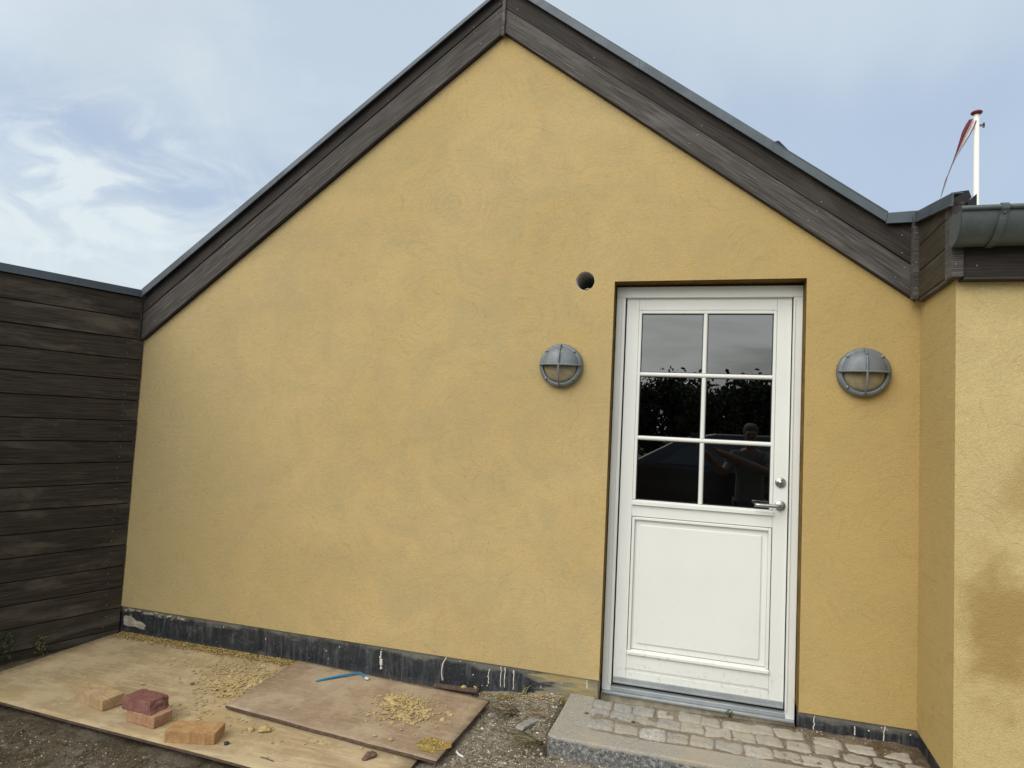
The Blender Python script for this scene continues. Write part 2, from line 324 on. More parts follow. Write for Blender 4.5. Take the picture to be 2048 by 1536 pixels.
def soil(name, bed=False):
    t = NT(name); o = t.co(); x, y, z = t.xyz()
    n = t.noise(o, 14, 8, .72, .6); f = t.noise(o, 120, 5, .75); b = t.noise(o, 1.7, 5, .6)
    peb = t.vor(o, 95); pc = t.vor(o, 95, out='Color')
    g = t.rng(t.math('ADD', x, t.math('MULTIPLY', b, 1.0)), -1.5, -.7)      # left: dark mossy earth, right: grey grit
    dark = t.mix(t.rng(n, .35, .65), (.10, .078, .048), (.19, .155, .105)); dark = t.mix(t.rng(b, .48, .62, 0, .75), dark, (.27, .25, .205)); ms_ = t.noise(t.co(off=(6, 2, 1)), 5, 7, .7, 1); dark = t.mix(t.rng(ms_, .50, .62, 0, .7), dark, (.075, .062, .030)); dark = t.mix(t.rng(t.noise(t.co(off=(2, 8, 1)), 9, 7, .75, 1), .60, .68, 0, .8), dark, (.36, .34, .29))
    grit = t.mix(t.rng(n, .35, .65), (.25, .22, .17), (.40, .36, .29))
    if bed: dark = t.mix(t.rng(n, .35, .65), (.14, .10, .06), (.28, .22, .145)); g = t.rng(t.math('ADD', t.math('MULTIPLY', x, -.35), t.noise(o, 4.2, 4)), .25, .5); grit = t.mix(t.rng(n, .3, .7), (.40, .35, .265), (.30, .25, .18))
    c = t.mix(g, dark, grit)
    c = t.mix(t.math('MULTIPLY', t.rng(peb, .12, .30, .7, 0), .6), c, t.mix(.75, pc, (.42, .38, .31)))
    c = t.mix(t.rng(f, .35, .72, 0, .55), c, (.05, .042, .03))
    return t.fin(c, .96, t.bump(t.math('ADD', t.math('MULTIPLY', n, 2), f), .012, .9), spec=.12)
M_SOIL = soil('earth_and_grit'); M_BED = soil('sandy_joint_fill', True)
def brick(name, a, b, c_, spots):
    t = NT(name); o = t.co(); n = t.noise(o, 18, 6, .7, .5); f = t.noise(o, 130, 4, .7); m = t.noise(t.co(sc=(60, 60, 8)), 1.2, 4)
    c = t.mix(t.rng(n, .38, .62), a, b); dk = t.noise(t.co(off=(3, 1, 4)), 11, 7, .75, .7); c = t.mix(t.rng(dk, .58, .70, 0, .5), c, tuple(q*.5 for q in b)); c = t.mix(t.rng(m, .45, .7, 0, .5), c, c_); c = t.mix(t.rng(f, .55, .75, 0, .5), c, spots)
    return t.fin(c, .93, t.bump(t.math('ADD', t.math('ADD', n, f), dk), .006, .9), spec=.15)
M_BR_Y = brick('buff_brick', (.50, .37, .22), (.44, .30, .17), (.36, .22, .12), (.60, .50, .35))
M_BR_P = brick('pink_buff_brick', (.43, .255, .155), (.37, .205, .125), (.48, .33, .21), (.56, .44, .31))
M_BR_O = brick('orange_buff_brick', (.48, .295, .14), (.40, .235, .11), (.30, .16, .07), (.58, .44, .27))
M_BR_R = brick('dark_red_brick', (.20, .085, .07), (.27, .13, .11), (.14, .06, .06), (.42, .33, .30))
M_FLAKE = simple('dry_yellow_mortar', (.50, .39, .19), .95, .35, 60, .004, .1)
M_FLAKE_D = simple('damp_ochre_mortar', (.30, .205, .065), .95, .4, 40, .006, .1)
M_PATCH = simple('ochre_mortar_patch', (.36, .255, .07), .95, .45, 60, .006, .1)
M_CLOD = simple('earth_clods', (.13, .10, .062), .97, .5, 30, .004, .1)
M_PEB = simple('grey_pebbles', (.50, .46, .38), .9, .55, 25, 0, .2)
M_PEBL = simple('white_grit', (.72, .69, .62), .9, .2, 30, 0, .2)
M_STRAW = simple('dry_straw', (.36, .30, .19), .9, .5, 20, 0, .2)
M_STRAW_D = simple('dead_moss_threads', (.13, .105, .06), .95, .5, 20, 0, .2)
M_LEAF = simple('weed_leaf', (.045, .075, .020), .7, .5, 30)
M_GRASS = simple('grass_blade', (.15, .14, .055), .8, .5, 25)
M_SLATE = simple('grey_flat_stone', (.30, .29, .27), .85, .3, 30, .003)
M_BRSTONE = simple('brown_stone', (.17, .10, .065), .9, .4, 30, .004)

# ------------------------------------------------------------------ mesh builder
class MB:
    def __init__(s): s.v = []; s.f = []; s.uv = []; s.mi = []; s.var = []; s.sm = []
    def add(s, vs, fs, T=None, mi=0, var=None, smooth=False, uvrot=None):
        b = len(s.v); T = T or Matrix()
        if var is None: var = random.random()
        for p in vs: s.v.append(tuple(T @ Vector(p)))
        for fc in fs:
            P = [Vector(vs[i]) for i in fc]
            n = Vector()
            for i in range(len(P)): n += (P[i]-P[0]).cross(P[(i+1) % len(P)]-P[0])
            ax = max(range(3), key=lambda i: abs(n[i]))
            for p in P:
                s.uv.append(((p.y, p.z) if ax == 0 else (p.x, p.z) if ax == 1 else (p.x, p.y)))
            s.f.append([b+i for i in fc]); s.mi.append(mi); s.var.append(var); s.sm.append(smooth)
        return s
    def box(s, x0, x1, y0, y1, z0, z1, T=None, **k):
        v = [(x, y, z) for x in (x0, x1) for y in (y0, y1) for z in (z0, z1)]
        f = [(0, 1, 3, 2), (4, 6, 7, 5), (0, 4, 5, 1), (2, 3, 7, 6), (0, 2, 6, 4), (1, 5, 7, 3)]
        return s.add(v, f, T, **k)
    def prism(s, poly, y0, y1, T=None, **k):      # polygon in XZ (counter-clockwise seen from -y), extruded in y
        n = len(poly); v = [(x, y0, z) for x, z in poly]+[(x, y1, z) for x, z in poly]
        a = sum(poly[i][0]*poly[(i+1) % n][1]-poly[(i+1) % n][0]*poly[i][1] for i in range(n))
        fr = list(range(n)); bk = list(range(2*n-1, n-1, -1))
        sd = [(i, i+n, (i+1) % n+n, (i+1) % n) for i in range(n)]
        fs = [fr, bk]+sd
        if a < 0: fs = [f[::-1] for f in fs]
        return s.add(v, fs, T, **k)
    def slope(s, poly, y0, y1, ang, **k):         # the same with UVs running along a slope
        c, sn = cos(ang), sin(ang)
        T = Matrix(((c, 0, -sn, 0), (0, 1, 0, 0), (sn, 0, c, 0), (0, 0, 0, 1)))
        return s.prism([(x*c+z*sn, -x*sn+z*c) for x, z in poly], y0, y1, T, **k)
    def lathe(s, prof, n=32, T=None, a0=0, a1=2*pi, **k):   # profile of (radius, z), round local z
        full = abs(a1-a0-2*pi) < 1e-6; m = n if full else n+1
        v = [(r*cos(a0+(a1-a0)*i/n), r*sin(a0+(a1-a0)*i/n), z) for i in range(m) for r, z in prof]
        p = len(prof); f = []
        for i in range(n):
            j = (i+1) % m
            for q in range(p-1): f.append((i*p+q, j*p+q, j*p+q+1, i*p+q+1))
        k.setdefault('smooth', True)
        return s.add(v, f, T, **k)
    def tube(s, pts, r, n=8, T=None, caps=True, **k):
        pts = [Vector(p) for p in pts]; rr = r if isinstance(r, (list, tuple)) else [r]*len(pts); v = []; f = []
        for i, p in enumerate(pts):
            d = (pts[min(i+1, len(pts)-1)]-pts[max(i-1, 0)]).normalized()
            up = Vector((0, 0, 1)) if abs(d.z) < .9 else Vector((0, 1, 0))
            a = d.cross(up).normalized(); b = d.cross(a)
            for q in range(n): v.append(tuple(p+(a*cos(2*pi*q/n)+b*sin(2*pi*q/n))*rr[i]))
        for i in range(len(pts)-1):
            for q in range(n): f.append((i*n+q, i*n+(q+1) % n, (i+1)*n+(q+1) % n, (i+1)*n+q))
        if caps: f.append(tuple(range(n))[::-1]); f.append(tuple(range((len(pts)-1)*n, len(pts)*n)))
        k.setdefault('smooth', True)
        return s.add(v, f, T, **k)
    def blob(s, c, r, lvl=1, jit=.2, seed=0, rot=None, flat=None, **k):
        bm = bmesh.new(); bmesh.ops.create_icosphere(bm, subdivisions=lvl, radius=1)
        c = Vector(c); T = (rot or Matrix.Rotation(random.random()*6.28, 4, 'Z')); v = []
        for x in bm.verts:
            q = x.co*(1+jit*2*(mn.noise(x.co*1.3+Vector((seed*3.1, seed*1.7, seed)))))
            q = Vector((q.x*r[0], q.y*r[1], q.z*r[2])); v.append(tuple(c+T @ q))
        fs = [tuple(a.index for a in fc.verts) for fc in bm.faces]; bm.free()
        return s.add(v, fs, **k)
    def build(s, name, mats, parent=None, bevel=0, sub=0, loc=None):
        me = bpy.data.meshes.new(name); 
        if loc is not None:
            L = Vector(loc); me.from_pydata([tuple(Vector(p)-L) for p in s.v], [], s.f)
        else: me.from_pydata(s.v, [], s.f)
        u = me.uv_layers.new(name='UVMap'); u.data.foreach_set('uv', [c for p in s.uv for c in p])
        a = me.attributes.new('var', 'FLOAT', 'FACE'); a.data.foreach_set('value', s.var)
        for m in (mats if isinstance(mats, (list, tuple)) else [mats]): me.materials.append(m)
        me.polygons.foreach_set('material_index', s.mi); me.polygons.foreach_set('use_smooth', s.sm); me.update()
        o = bpy.data.objects.new(name, me); COL.objects.link(o)
        if loc is not None: o.location = loc
        if parent is not None: o.parent = parent
        if bevel:
            b = o.modifiers.new('bevel', 'BEVEL'); b.width = bevel; b.segments = 2; b.limit_method = 'ANGLE'; b.angle_limit = R(40)
        return o
def tag(o, label=None, cat=None, group=None, kind=None):
    if label: o['label'] = label
    if cat: o['category'] = cat
    if group: o['group'] = group
    if kind: o['kind'] = kind
    return o
def thing(name, label, cat, loc=(0, 0, 0), rz=0, group=None):
    o = bpy.data.objects.new(name, None); COL.objects.link(o); o.location = loc; o.rotation_euler = (0, 0, rz)
    o.empty_display_size = .1
    return tag(o, label, cat, group)
def lin(p, q):
    s = (q[1]-p[1])/(q[0]-p[0]); return lambda x: p[1]+s*(x-p[0])
def cross(a, b, c, d):        # intersection of line ab with line cd in XZ
    s = (b[1]-a[1])/(b[0]-a[0]); t = (d[1]-c[1])/(d[0]-c[0]); x = (c[1]-a[1]+s*a[0]-t*c[0])/(s-t); return x, a[1]+s*(x-a[0])

# ------------------------------------------------------------------ ground (one sheet out to the horizon)
def sst(x, a, b):
    t = max(0, min(1, (x-a)/(b-a))); return t*t*(3-2*t)
def gh(x, y):
    h = -.050+.058*sst(x, -1.35, -.65)
    h += .034*sst(y, -.35, 0)*sst(x, -1.3, -.7)
    h += .012*sst(y, -.12, -.02)
    near = 1 if (-5 < x < 2 and -3 < y < .3) else 0
    if near: h += .022*mn.fractal(Vector((x*3.1, y*3.1, 0)), 1, 2, 4)*1.0+.005*mn.fractal(Vector((x*22, y*22, 5)), 1, 2, 3)
    if -.62 < x < 1.3 and -.56 < y: h = -.08
    if -3.75 < x < -1.09 and -1.16 < y < .1: h = min(h, -.030)
    if -1.11 < x < -.99 and -.85 < y < -.05: h = min(h, -.022)
    return h
def axis(lo, a, b, hi, step):
    out = [a+(b-a)*i/round((b-a)/step) for i in range(round((b-a)/step)+1)]
    d = step; p = a; left = []
    while p > lo: d *= 1.6; p -= d; left.append(max(p, lo))
    d = step; p = b; right = []
    while p < hi: d *= 1.6; p += d; right.append(min(p, hi))
    return left[::-1]+out+right
xs = axis(-300, -4.3, 1.3, 300, .016); ys = axis(-300, -1.8, .1, 300, .016)
g = MB(); nx = len(xs); vs = [(x, y, gh(x, y)) for y in ys for x in xs]
fs = [(j*nx+i, j*nx+i+1, (j+1)*nx+i+1, (j+1)*nx+i) for j in range(len(ys)-1) for i in range(nx-1)]
g.add(vs, fs, smooth=True); ground = g.build('ground', M_SOIL); tag(ground, kind='structure')

# ------------------------------------------------------------------ HOUSE
house = thing('house', 'yellow plastered gable house with white door and dark timber bargeboards', 'house', (0, 0, 0))
XL, XR, ZB = -3.70, 1.06, .16
DXL, DXR, DZT = -.436, .544, 2.322
# gable wall: front face with the door notch and the round hole, plus reveals
bm = bmesh.new()
low_l = lin((-3.591, 1.968), (-1.158, 3.803)); low_r = lin((-1.129, 3.806), (1.013, 2.208))
outer = [(XL, ZB), (DXL, ZB), (DXL, 1.0), (DXL-.001, 2.319), (DXR, 2.324), (DXR+.001, 1.0), (DXR+.003, ZB), (XR, ZB), (XR, low_r(XR)+.12), (-1.144, 3.93), (XL, low_l(XL)+.12)]
ov = [bm.verts.new((x, 0, z)) for x, z in outer]
oe = [bm.edges.new((ov[i], ov[(i+1) % len(ov)])) for i in range(len(ov))]
hc = (-.601, 2.324); NH = 40
hv = []
for i in range(NH):
    a = 2*pi*i/NH; rr = .0535+.0022*mn.noise(Vector((cos(a)*3, sin(a)*3, 1)))
    hv.append(bm.verts.new((hc[0]+rr*cos(a), 0, hc[1]+rr*sin(a))))
he = [bm.edges.new((hv[i], hv[(i+1) % NH])) for i in range(NH)]
r = bmesh.ops.triangle_fill(bm, use_beauty=True, use_dissolve=False, edges=oe+he)
for f in bm.faces:
    f.normal_update()
    if f.normal.y > 0: f.normal_flip()
def bquad(pts): bm.faces.new([bm.verts.new(p) for p in pts])
dep = .16
n_out = len(outer)
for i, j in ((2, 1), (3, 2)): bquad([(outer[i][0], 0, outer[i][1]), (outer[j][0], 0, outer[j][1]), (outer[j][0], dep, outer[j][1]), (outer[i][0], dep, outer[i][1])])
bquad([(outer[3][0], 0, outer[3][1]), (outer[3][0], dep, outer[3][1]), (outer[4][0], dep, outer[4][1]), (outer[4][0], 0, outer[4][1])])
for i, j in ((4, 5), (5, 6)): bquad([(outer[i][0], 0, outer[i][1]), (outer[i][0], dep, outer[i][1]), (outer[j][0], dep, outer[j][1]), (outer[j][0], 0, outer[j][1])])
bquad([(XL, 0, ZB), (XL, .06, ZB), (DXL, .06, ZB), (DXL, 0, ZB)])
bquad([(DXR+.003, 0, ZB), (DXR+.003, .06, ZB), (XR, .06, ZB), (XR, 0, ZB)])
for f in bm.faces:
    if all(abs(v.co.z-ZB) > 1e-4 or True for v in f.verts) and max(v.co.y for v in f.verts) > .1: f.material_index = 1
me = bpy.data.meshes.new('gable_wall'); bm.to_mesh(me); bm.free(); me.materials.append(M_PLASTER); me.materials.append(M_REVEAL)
o = bpy.data.objects.new('gable_wall', me); COL.objects.link(o); o.parent = house
# pipe sleeve in the round hole
m = MB(); TH = Matrix.Translation((hc[0], 0, hc[1])) @ Matrix.Rotation(R(90), 4, 'X')     # local z -> -y
m.lathe([(.0500, -.4), (.0500, -.012)], 40, TH); m.add([(.05*cos(2*pi*i/24), .05*sin(2*pi*i/24), -.39) for i in range(24)], [tuple(range(24))], TH)
m.lathe([(.0500, -.012), (.0560, -.006), (.0565, -.012)], 40, TH, mi=1)
for k in range(5): m.blob((hc[0]+.012+random.uniform(-.008, .018), .004, hc[1]-.046+random.uniform(-.002, .003)), (.006, .006, .003), 1, .3, k, mi=1)
m.build('pipe_sleeve', [M_PIPE, M_CHIP], house)
# side and right walls
SA = R(267); sx, sy = cos(SA), sin(SA); SL = .515
def sp(s, x0=1.06): return (x0+sx*s, sy*s)
m = MB(); p0, p1 = sp(0), sp(SL)
m.add([(p0[0], 0.01, .16), (p1[0], p1[1], .16), (p1[0], p1[1], 2.35), (p0[0], .01, 2.6)], [(0, 1, 2, 3)])
m.add([(p0[0], 0.01, .16), (p1[0], p1[1], .16), (p1[0]+.06, p1[1], .16), (p0[0]+.06, 0.01, .16)], [(0, 3, 2, 1)])
m.build('side_wall', M_PLASTER_SIDE, house)
YR = p1[1]
m = MB(); m.add([(p1[0], YR, .16), (4.2, YR, .16), (4.2, YR, 2.35), (p1[0], YR, 2.35)], [(0, 1, 2, 3)]); m.build('right_wall', M_PLASTER_DRY, house)
# plinth
def wavy_top(x0, x1, z, n):
    return [(x0+(x1-x0)*i/n, z+.003*mn.noise(Vector((i*.7, z, 3)))) for i in range(n+1)]
m = MB(); m.box(XL-.02, DXL-.004, .012, .10, -.12, .158); m.box(DXR+.008, XR+.03, .012, .10, -.12, .158)
m.build('plinth', M_PLINTH, house, .006)
m = MB(); q0, q1 = sp(-.02, 1.072), sp(SL-.01, 1.072)
T = Matrix.Translation((q0[0], q0[1], 0)) @ Matrix.Rotation(SA, 4, 'Z'); m.box(0, SL, 0, .08, -.12, .158, T)
m.build('plinth', M_PLINTH, house, .004)
# lime drips on the plinth
m = MB()
def drip(x, z0, z1, w=.0045, bend=0, blob=True):
    pts = []; n = 9
    for i in range(n):
        t = i/(n-1); pts.append((x+bend*sin(t*2.4)+.005*mn.noise(Vector((x*9, i*.8, 1))), .0115, z0+(z1-z0)*t))
    m = MB(); m.tube(pts, [w*(.55+1.1*abs(mn.noise(Vector((x*5, i*1.3, 4))))+(.5 if (i == n-1 and blob) else 0)) for i in range(n)], 6); m.build('lime_drip', M_PEBL, house)
for a in [(-1.722, .13, .062, .006, -.002), (-1.716, .085, .03, .008, 0), (-1.309, .158, .022, .0055, -.028), (-1.050, .125, .045, .004, -.006),
          (-.985, .150, .038, .0035, .002), (-.962, .150, .040, .0038, .002), (-.912, .140, .035, .004, .004), (-.50, .15, .10, .003, 0), (.93, .152, .075, .004, -.006), (.80, .13, .09, .004, 0), (.62, .15, .07, .003, 0)]:
    drip(*a)
m = MB()
for k in range(26):
    x = random.choice([random.uniform(-1.3, -.6), random.uniform(-3.5, -.6), random.uniform(.85, 1.04)]); m.blob((x, .011, random.uniform(.02, .145)), (.004, .002, .004), 1, .2, k)
tag(m.build('lime_splashes', M_PEBL, house), kind='stuff')
# cement smears: the rough step at the top of the plinth in the left corner
m = MB()
for k in range(16): m.blob((-3.60+k*.03+random.uniform(-.01, .01), .012, .142+random.uniform(-.012, .008)-k*.0006), (.028, .006, .008), 1, .3, k)
m.blob((-3.53, .012, .058), (.072, .005, .024), 3, .6, 3, rot=Matrix.Rotation(R(8), 4, 'Y'))
m.blob((-3.56, .009, .085), (.006, .004, .03), 1, .1, 3, rot=Matrix())
m.build('cement_smear', M_CONC, house)
# bargeboards --------------------------------------------------------
aL = math.atan2(3.803-1.968, -1.158+3.591); aR = math.atan2(2.208-3.806, 1.013+1.129)
AX = -1.144     # apex x of the boards' lower edge
def nail(m, x, z, y, r=.0032, T=None):
    m.blob((x, y, z), (r, .0022, r), 1, 0, 0, mi=1, rot=Matrix())
aL = math.atan2(3.816-1.97, -1.165+3.611); aR = math.atan2(2.212-3.819, 1.019+1.136)
sl, sr = math.tan(aL), math.tan(aR)
lo_l = lambda x: 1.970+sl*(x+3.611); se_l = lambda x: 2.129+sl*(x+3.637)
lo_r = lambda x: 2.212+sr*(x-1.019); se_r = lambda x: 2.372+sr*(x-1.014)
fb_l = lin((-3.618, 2.246), (-1.227, 4.016)); ft_l = lin((-3.629, 2.297), (-1.259, 4.020))
fb_r = lin((-1.004, 3.985), (.891, 2.580)); ft_r = lin((-.907, 3.972), (.902, 2.634))
G = .0025
XB = -3.632
def board(f0, f1, x0, x1, y0, y1, ang, mat, nails=(), parent=house):
    m = MB(); m.slope([(x0, f0(x0)), (x1, f0(x1)), (x1, f1(x1)), (x0, f1(x0))], y0, y1, ang, var=random.random())
    for x, fr in nails: nail(m, x, f0(x)+(f1(x)-f0(x))*fr, y0)
    return m.build('bargeboard', [mat, M_NAIL], parent, .0035)
nl = []; 
for x in (-3.56, -3.0, -2.42, -1.86, -1.32, -1.19): nl += [(x-.01, .86), (x+.03, .28)]
board(lambda x: lo_l(x), lambda x: se_l(x)-G, XB, AX-.018, -.032, -.010, aL, M_BARGE, nl)
nl = [(x, .12) for x in (-3.57, -3.02, -2.44, -1.88, -1.34, -1.18)]
board(lambda x: se_l(x)+G, lambda x: fb_l(x)+.035, XB, AX-.018, -.037, -.012, aL, M_BARGE_UP, nl)
nr = []
for x in (-1.09, -.62, -.02, .58, .98): nr += [(x, .80), (x-.04, .30)]
board(lambda x: lo_r(x), lambda x: se_r(x)-G, AX+.0, 1.008, -.032, -.010, aR, M_BARGE, nr)
nr = [(x, .10) for x in (-1.07, -.6, .0, .60, .965)]+[(.965, .62)]
def up_r(x): return max(fb_r(x)+.04, 2.61) if x > .8 else fb_r(x)+.04
m = MB(); m.slope([(AX+.0, se_r(AX+.015)+G), (1.008, se_r(1.008)+G), (1.008, 2.503), (.905, 2.573+.035), (.80, fb_r(.80)+.04), (AX+.0, fb_r(AX)+.04)], -.037, -.012, aR, var=.35)
for x, fr in nr: nail(m, x, se_r(x)+.17*fr+.01, -.037)
m.build('bargeboard', [M_BARGE_UP, M_NAIL], house, .0035)
m = MB(); m.slope([(.925, 2.567), (1.008, 2.508), (1.008, 2.61), (.925, 2.61)], -.035, -.012, aR, var=.6); m.build('bargeboard', M_BARGE_UP, house)
# backing strips showing below the boards
m = MB()
m.slope([(XB+.01, lo_l(XB+.01)-.009), (AX, lo_l(AX)-.009), (AX, lo_l(AX)+.2), (XB+.01, lo_l(XB+.01)+.2)], -.010, .0, aL)
m.slope([(AX, lo_r(AX)-.006), (1.03, lo_r(1.03)-.006), (1.03, lo_r(1.03)+.2), (AX, lo_r(AX)+.2)], -.010, .0, aR)
m.build('soffit_batten', M_BARGE_UP, house, .003)
# cover strips
m = MB(); m.box(-1.161, -1.142, -.046, -.03, 3.797, 4.14, var=.7); nail(m, -1.152, 3.93, -.046); nail(m, -1.152, 3.84, -.046)
m.build('cover_strip', [M_BARGE, M_NAIL], house, .002)
m = MB(); m.box(1.001, 1.031, -.082, -.045, 2.197, 2.60, var=.9)
for z in (2.25, 2.375, 2.52): nail(m, 1.014, z, -.083)
m.build('cover_strip', [M_BARGE, M_NAIL], house, .002)
m = MB(); m.box(-3.655, -3.632, -.045, -.002, 1.945, 2.25, var=.3); m.build('cover_strip', M_BARGE_UP, house, .002)
# flashings
def flash(m, pb, pt, y0=-.078, back=.25, ang=0):
    n = len(pb)
    poly = pb+pt[::-1]
    m.slope(poly, y0, y0+.006, ang)
m = MB(); a = AX-.0
apb = cross((-3.618, 2.246), (-1.227, 4.016), (-1.004, 3.985), (.891, 2.580)); apt = cross((-3.629, 2.297), (-1.259, 4.020), (-.907, 3.972), (.902, 2.634))
segs = [-3.634, -2.62, -1.62, apb[0]]
for i in range(3):
    x0, x1 = segs[i], segs[i+1]; xt1 = x1 if i < 2 else apt[0]
    e = .0012*(i % 2)
    m.slope([(x0, fb_l(x0)), (x1, fb_l(x1)), (xt1, ft_l(xt1)), (x0, ft_l(x0))], -.062-e, -.055-e, aL, var=.2+.2*i)
    m.slope([(x0, fb_l(x0)), (x1, fb_l(x1)), (x1, fb_l(x1)+.008), (x0, fb_l(x0)+.008)], -.067-e, -.062-e, aL)
m.slope([(-3.634, ft_l(-3.634)-.004), (apt[0], apt[1]-.004), (apt[0], apt[1]+.002), (-3.634, ft_l(-3.634)+.002)], -.062, .12, aL)
m.build('verge_flashing', M_ZINC, house, .0015)
m = MB(); segs = [apb[0], -.34, .36, .887]
for i in range(3):
    x0, x1 = segs[i], segs[i+1]; xt0 = apt[0] if i == 0 else x0; xt1 = .898 if i == 2 else x1; e = .0012*(i % 2)
    m.slope([(x0, fb_r(x0)), (x1, fb_r(x1)), (xt1, ft_r(xt1)), (xt0, ft_r(xt0))], -.062-e, -.055-e, aR)
    m.slope([(x0, fb_r(x0)), (x1, fb_r(x1)), (x1, fb_r(x1)+.008), (x0, fb_r(x0)+.008)], -.067-e, -.062-e, aR)
m.slope([(apt[0], apt[1]-.004), (.898, 2.625), (.898, 2.631), (apt[0], apt[1]+.002)], -.062, .12, aR)
m.prism([(.887, 2.575), (1.012, 2.577), (1.024, 2.635), (.898, 2.629)], -.064, -.056)
m.prism([(.887, 2.575), (1.012, 2.577), (1.012, 2.584), (.887, 2.582)], -.069, -.064)
m.prism([(.898, 2.625), (1.03, 2.631), (1.03, 2.637), (.898, 2.631)], -.062, .3)
m.build('verge_flashing', M_ZINC, house, .0015)
# flashing above the return, running towards the gutter end
m = MB()
def ret(s, z, x0): x, y = sp(s, x0); return (x, y, z)
def rquad(m, pts, x0, th, var=None, mi=0):       # pts = (s, z), plate with thickness th away from the viewer (+x)
    n = len(pts); T = Matrix.Translation((x0, 0, 0)) @ Matrix.Rotation(SA, 4, 'Z')
    m.prism(pts, 0, th, T, var=var, mi=mi)
rquad(m, [(.082, 2.568), (.62, 2.466), (.625, 2.518), (.080, 2.622)], 1.012, .008)
rquad(m, [(.082, 2.568), (.62, 2.466), (.62, 2.474), (.082, 2.576)], 1.006, .006)
rquad(m, [(.080, 2.617), (.625, 2.514), (.625, 2.520), (.080, 2.623)], 1.012, .04)
m.build('verge_flashing', M_ZINC, house, .0015)
# return boards
for z0, z1, v in ((2.203, 2.328, .5), (2.332, 2.452, .35), (2.456, 2.60, .25)):
    m = MB(); t1 = z1 if z1 < 2.5 else None
    if t1: rquad(m, [(.045, z0), (.498, z0), (.498, z1), (.045, z1)], 1.03, .02, v)
    else: rquad(m, [(.045, z0), (.498, z0), (.498, 2.515), (.045, 2.60)], 1.03, .02, v)
    Tn = Matrix.Translation((1.03, 0, 0)) @ Matrix.Rotation(SA, 4, 'Z')
    m.build('bargeboard', [M_RETURN, M_NAIL], house, .003)
m = MB(); rquad(m, [(.045, 2.188), (.5, 2.188), (.5, 2.205), (.045, 2.205)], 1.036, .03, .9); m.build('soffit_batten', M_BARGE, house, .002)
# corner post, fascia
m = MB(); m.box(.998, 1.040, -.572, -.497, 2.189, 2.50, var=.8)
for z in (2.24, 2.33): nail(m, 1.012, z, -.573)
m.build('corner_post', [M_BARGE, M_NAIL], house, .003)
m = MB(); m.box(1.043, 4.2, -.562, -.535, 2.190, 2.42, var=.25); m.box(1.043, 4.2, -.566, -.50, 2.178, 2.188, var=.9)
for x in (1.09, 1.7, 2.3): nail(m, x, 2.235, -.563)
m.build('fascia_board', [M_BARGE_UP, M_NAIL], house, .003)
# gutter
def gpt(t): # t 0..1 front rim -> back
    return (-.712+.0+.10*(1-cos(t*pi/2))*1.0, 2.418-.118*sin(t*pi/2))
prof = [gpt(i/10) for i in range(11)]+[(-.595, 2.303), (-.585, 2.32), (-.583, 2.43)]
m = MB(); X0, X1 = .985, 4.2
v = [(x, y, z) for x in (X0, X1) for y, z in prof]+[(x, y+(.003 if i < 11 else -.003), z+.003) for x in (X0, X1) for i, (y, z) in enumerate(prof)]
n = len(prof); f = [(i, i+1, n+i+1, n+i) for i in range(n-1)]+[(2*n+i, 3*n+i, 3*n+i+1, 2*n+i+1) for i in range(n-1)]
m.add(v, f, smooth=True)
m.tube([(X0-.002, -.716, 2.424), (X1, -.716, 2.424)], .010, 12)
cap = [(y, z) for y, z in prof]
m.add([(X0-.001, y, z) for y, z in cap], [tuple(range(len(cap)))]); m.add([(X0+.003, y, z) for y, z in cap], [tuple(range(len(cap)))[::-1]])
m.build('gutter', M_GUTTER, house)
for bx in (1.125, 1.78, 2.45):
    m = MB(); w = .013
    pr = [(y-.004 if i < 8 else y, z-.003) for i, (y, z) in enumerate(prof[:12])]; pr = [(-.690, 2.437), (-.716, 2.440), (-.729, 2.430), (-.7285, 2.418), (-.719, 2.405)]+pr[1:]
    pr2 = [(y-.003, z-.003) for y, z in pr]
    sk = lambda z, e: (bx+e+(z-2.43)*.10)
    v = [(sk(z, e), y, z) for e in (-w, w) for y, z in pr]+[(sk(z, e), y, z) for e in (-w, w) for y, z in pr2]
    n = len(pr); f = []
    for i in range(n-1): f += [(i, i+1, n+i+1, n+i), (2*n+i, 3*n+i, 3*n+i+1, 2*n+i+1), (i, 2*n+i, 2*n+i+1, i+1), (n+i, n+i+1, 3*n+i+1, 3*n+i)]
    m.add(v, f); m.blob((bx-.004, -.724, 2.400), (.007, .003, .005), 1, 0, 0); m.build('gutter_bracket', M_GUTTER, house)
# roofs
m = MB()
ph = [(-3.64, ft_l(-3.64)-.01), (apt[0], apt[1]-.01), (apt[0], apt[1]-.13), (-3.64, ft_l(-3.64)-.13)]
m.slope([(-3.64, ft_l(-3.64)-.14), (apt[0], apt[1]-.14), (apt[0], apt[1]-.006), (-3.64, ft_l(-3.64)-.006)], -.025, 6, aL)
m.slope([(apt[0], apt[1]-.14), (1.0, ft_r(1.0)-.14), (1.0, ft_r(1.0)-.006), (apt[0], apt[1]-.006)], .001, 6, aR)
m.build('roof', M_BLACKFELT, house)
m = MB(); m.box(1.04, 4.2, -.60, 6, 2.395, 2.42); m.build('flat_roof', M_BLACKFELT, house)
m = MB(); m.prism([(1.062, 2.50), (1.075, 2.60), (1.087, 2.634), (1.154, 2.642), (1.165, 2.609), (1.154, 2.594), (1.195, 2.556), (1.30, 2.43), (1.062, 2.43)], -.30, -.02)
m.prism([(1.045, 2.44), (1.045, 2.49), (1.075, 2.52), (1.075, 2.44)], -.60, -.30)
m.build('roof_end_cap', M_BLACKFELT, house)
m = MB(); m.prism([(.30, 2.95), (.372, 3.122), (.411, 3.129), (.479, 3.052), (.53, 2.99), (.53, 2.8), (.30, 2.9)], .15, .40)
m.build('roof_vent', M_BLACKFELT, house, .004)
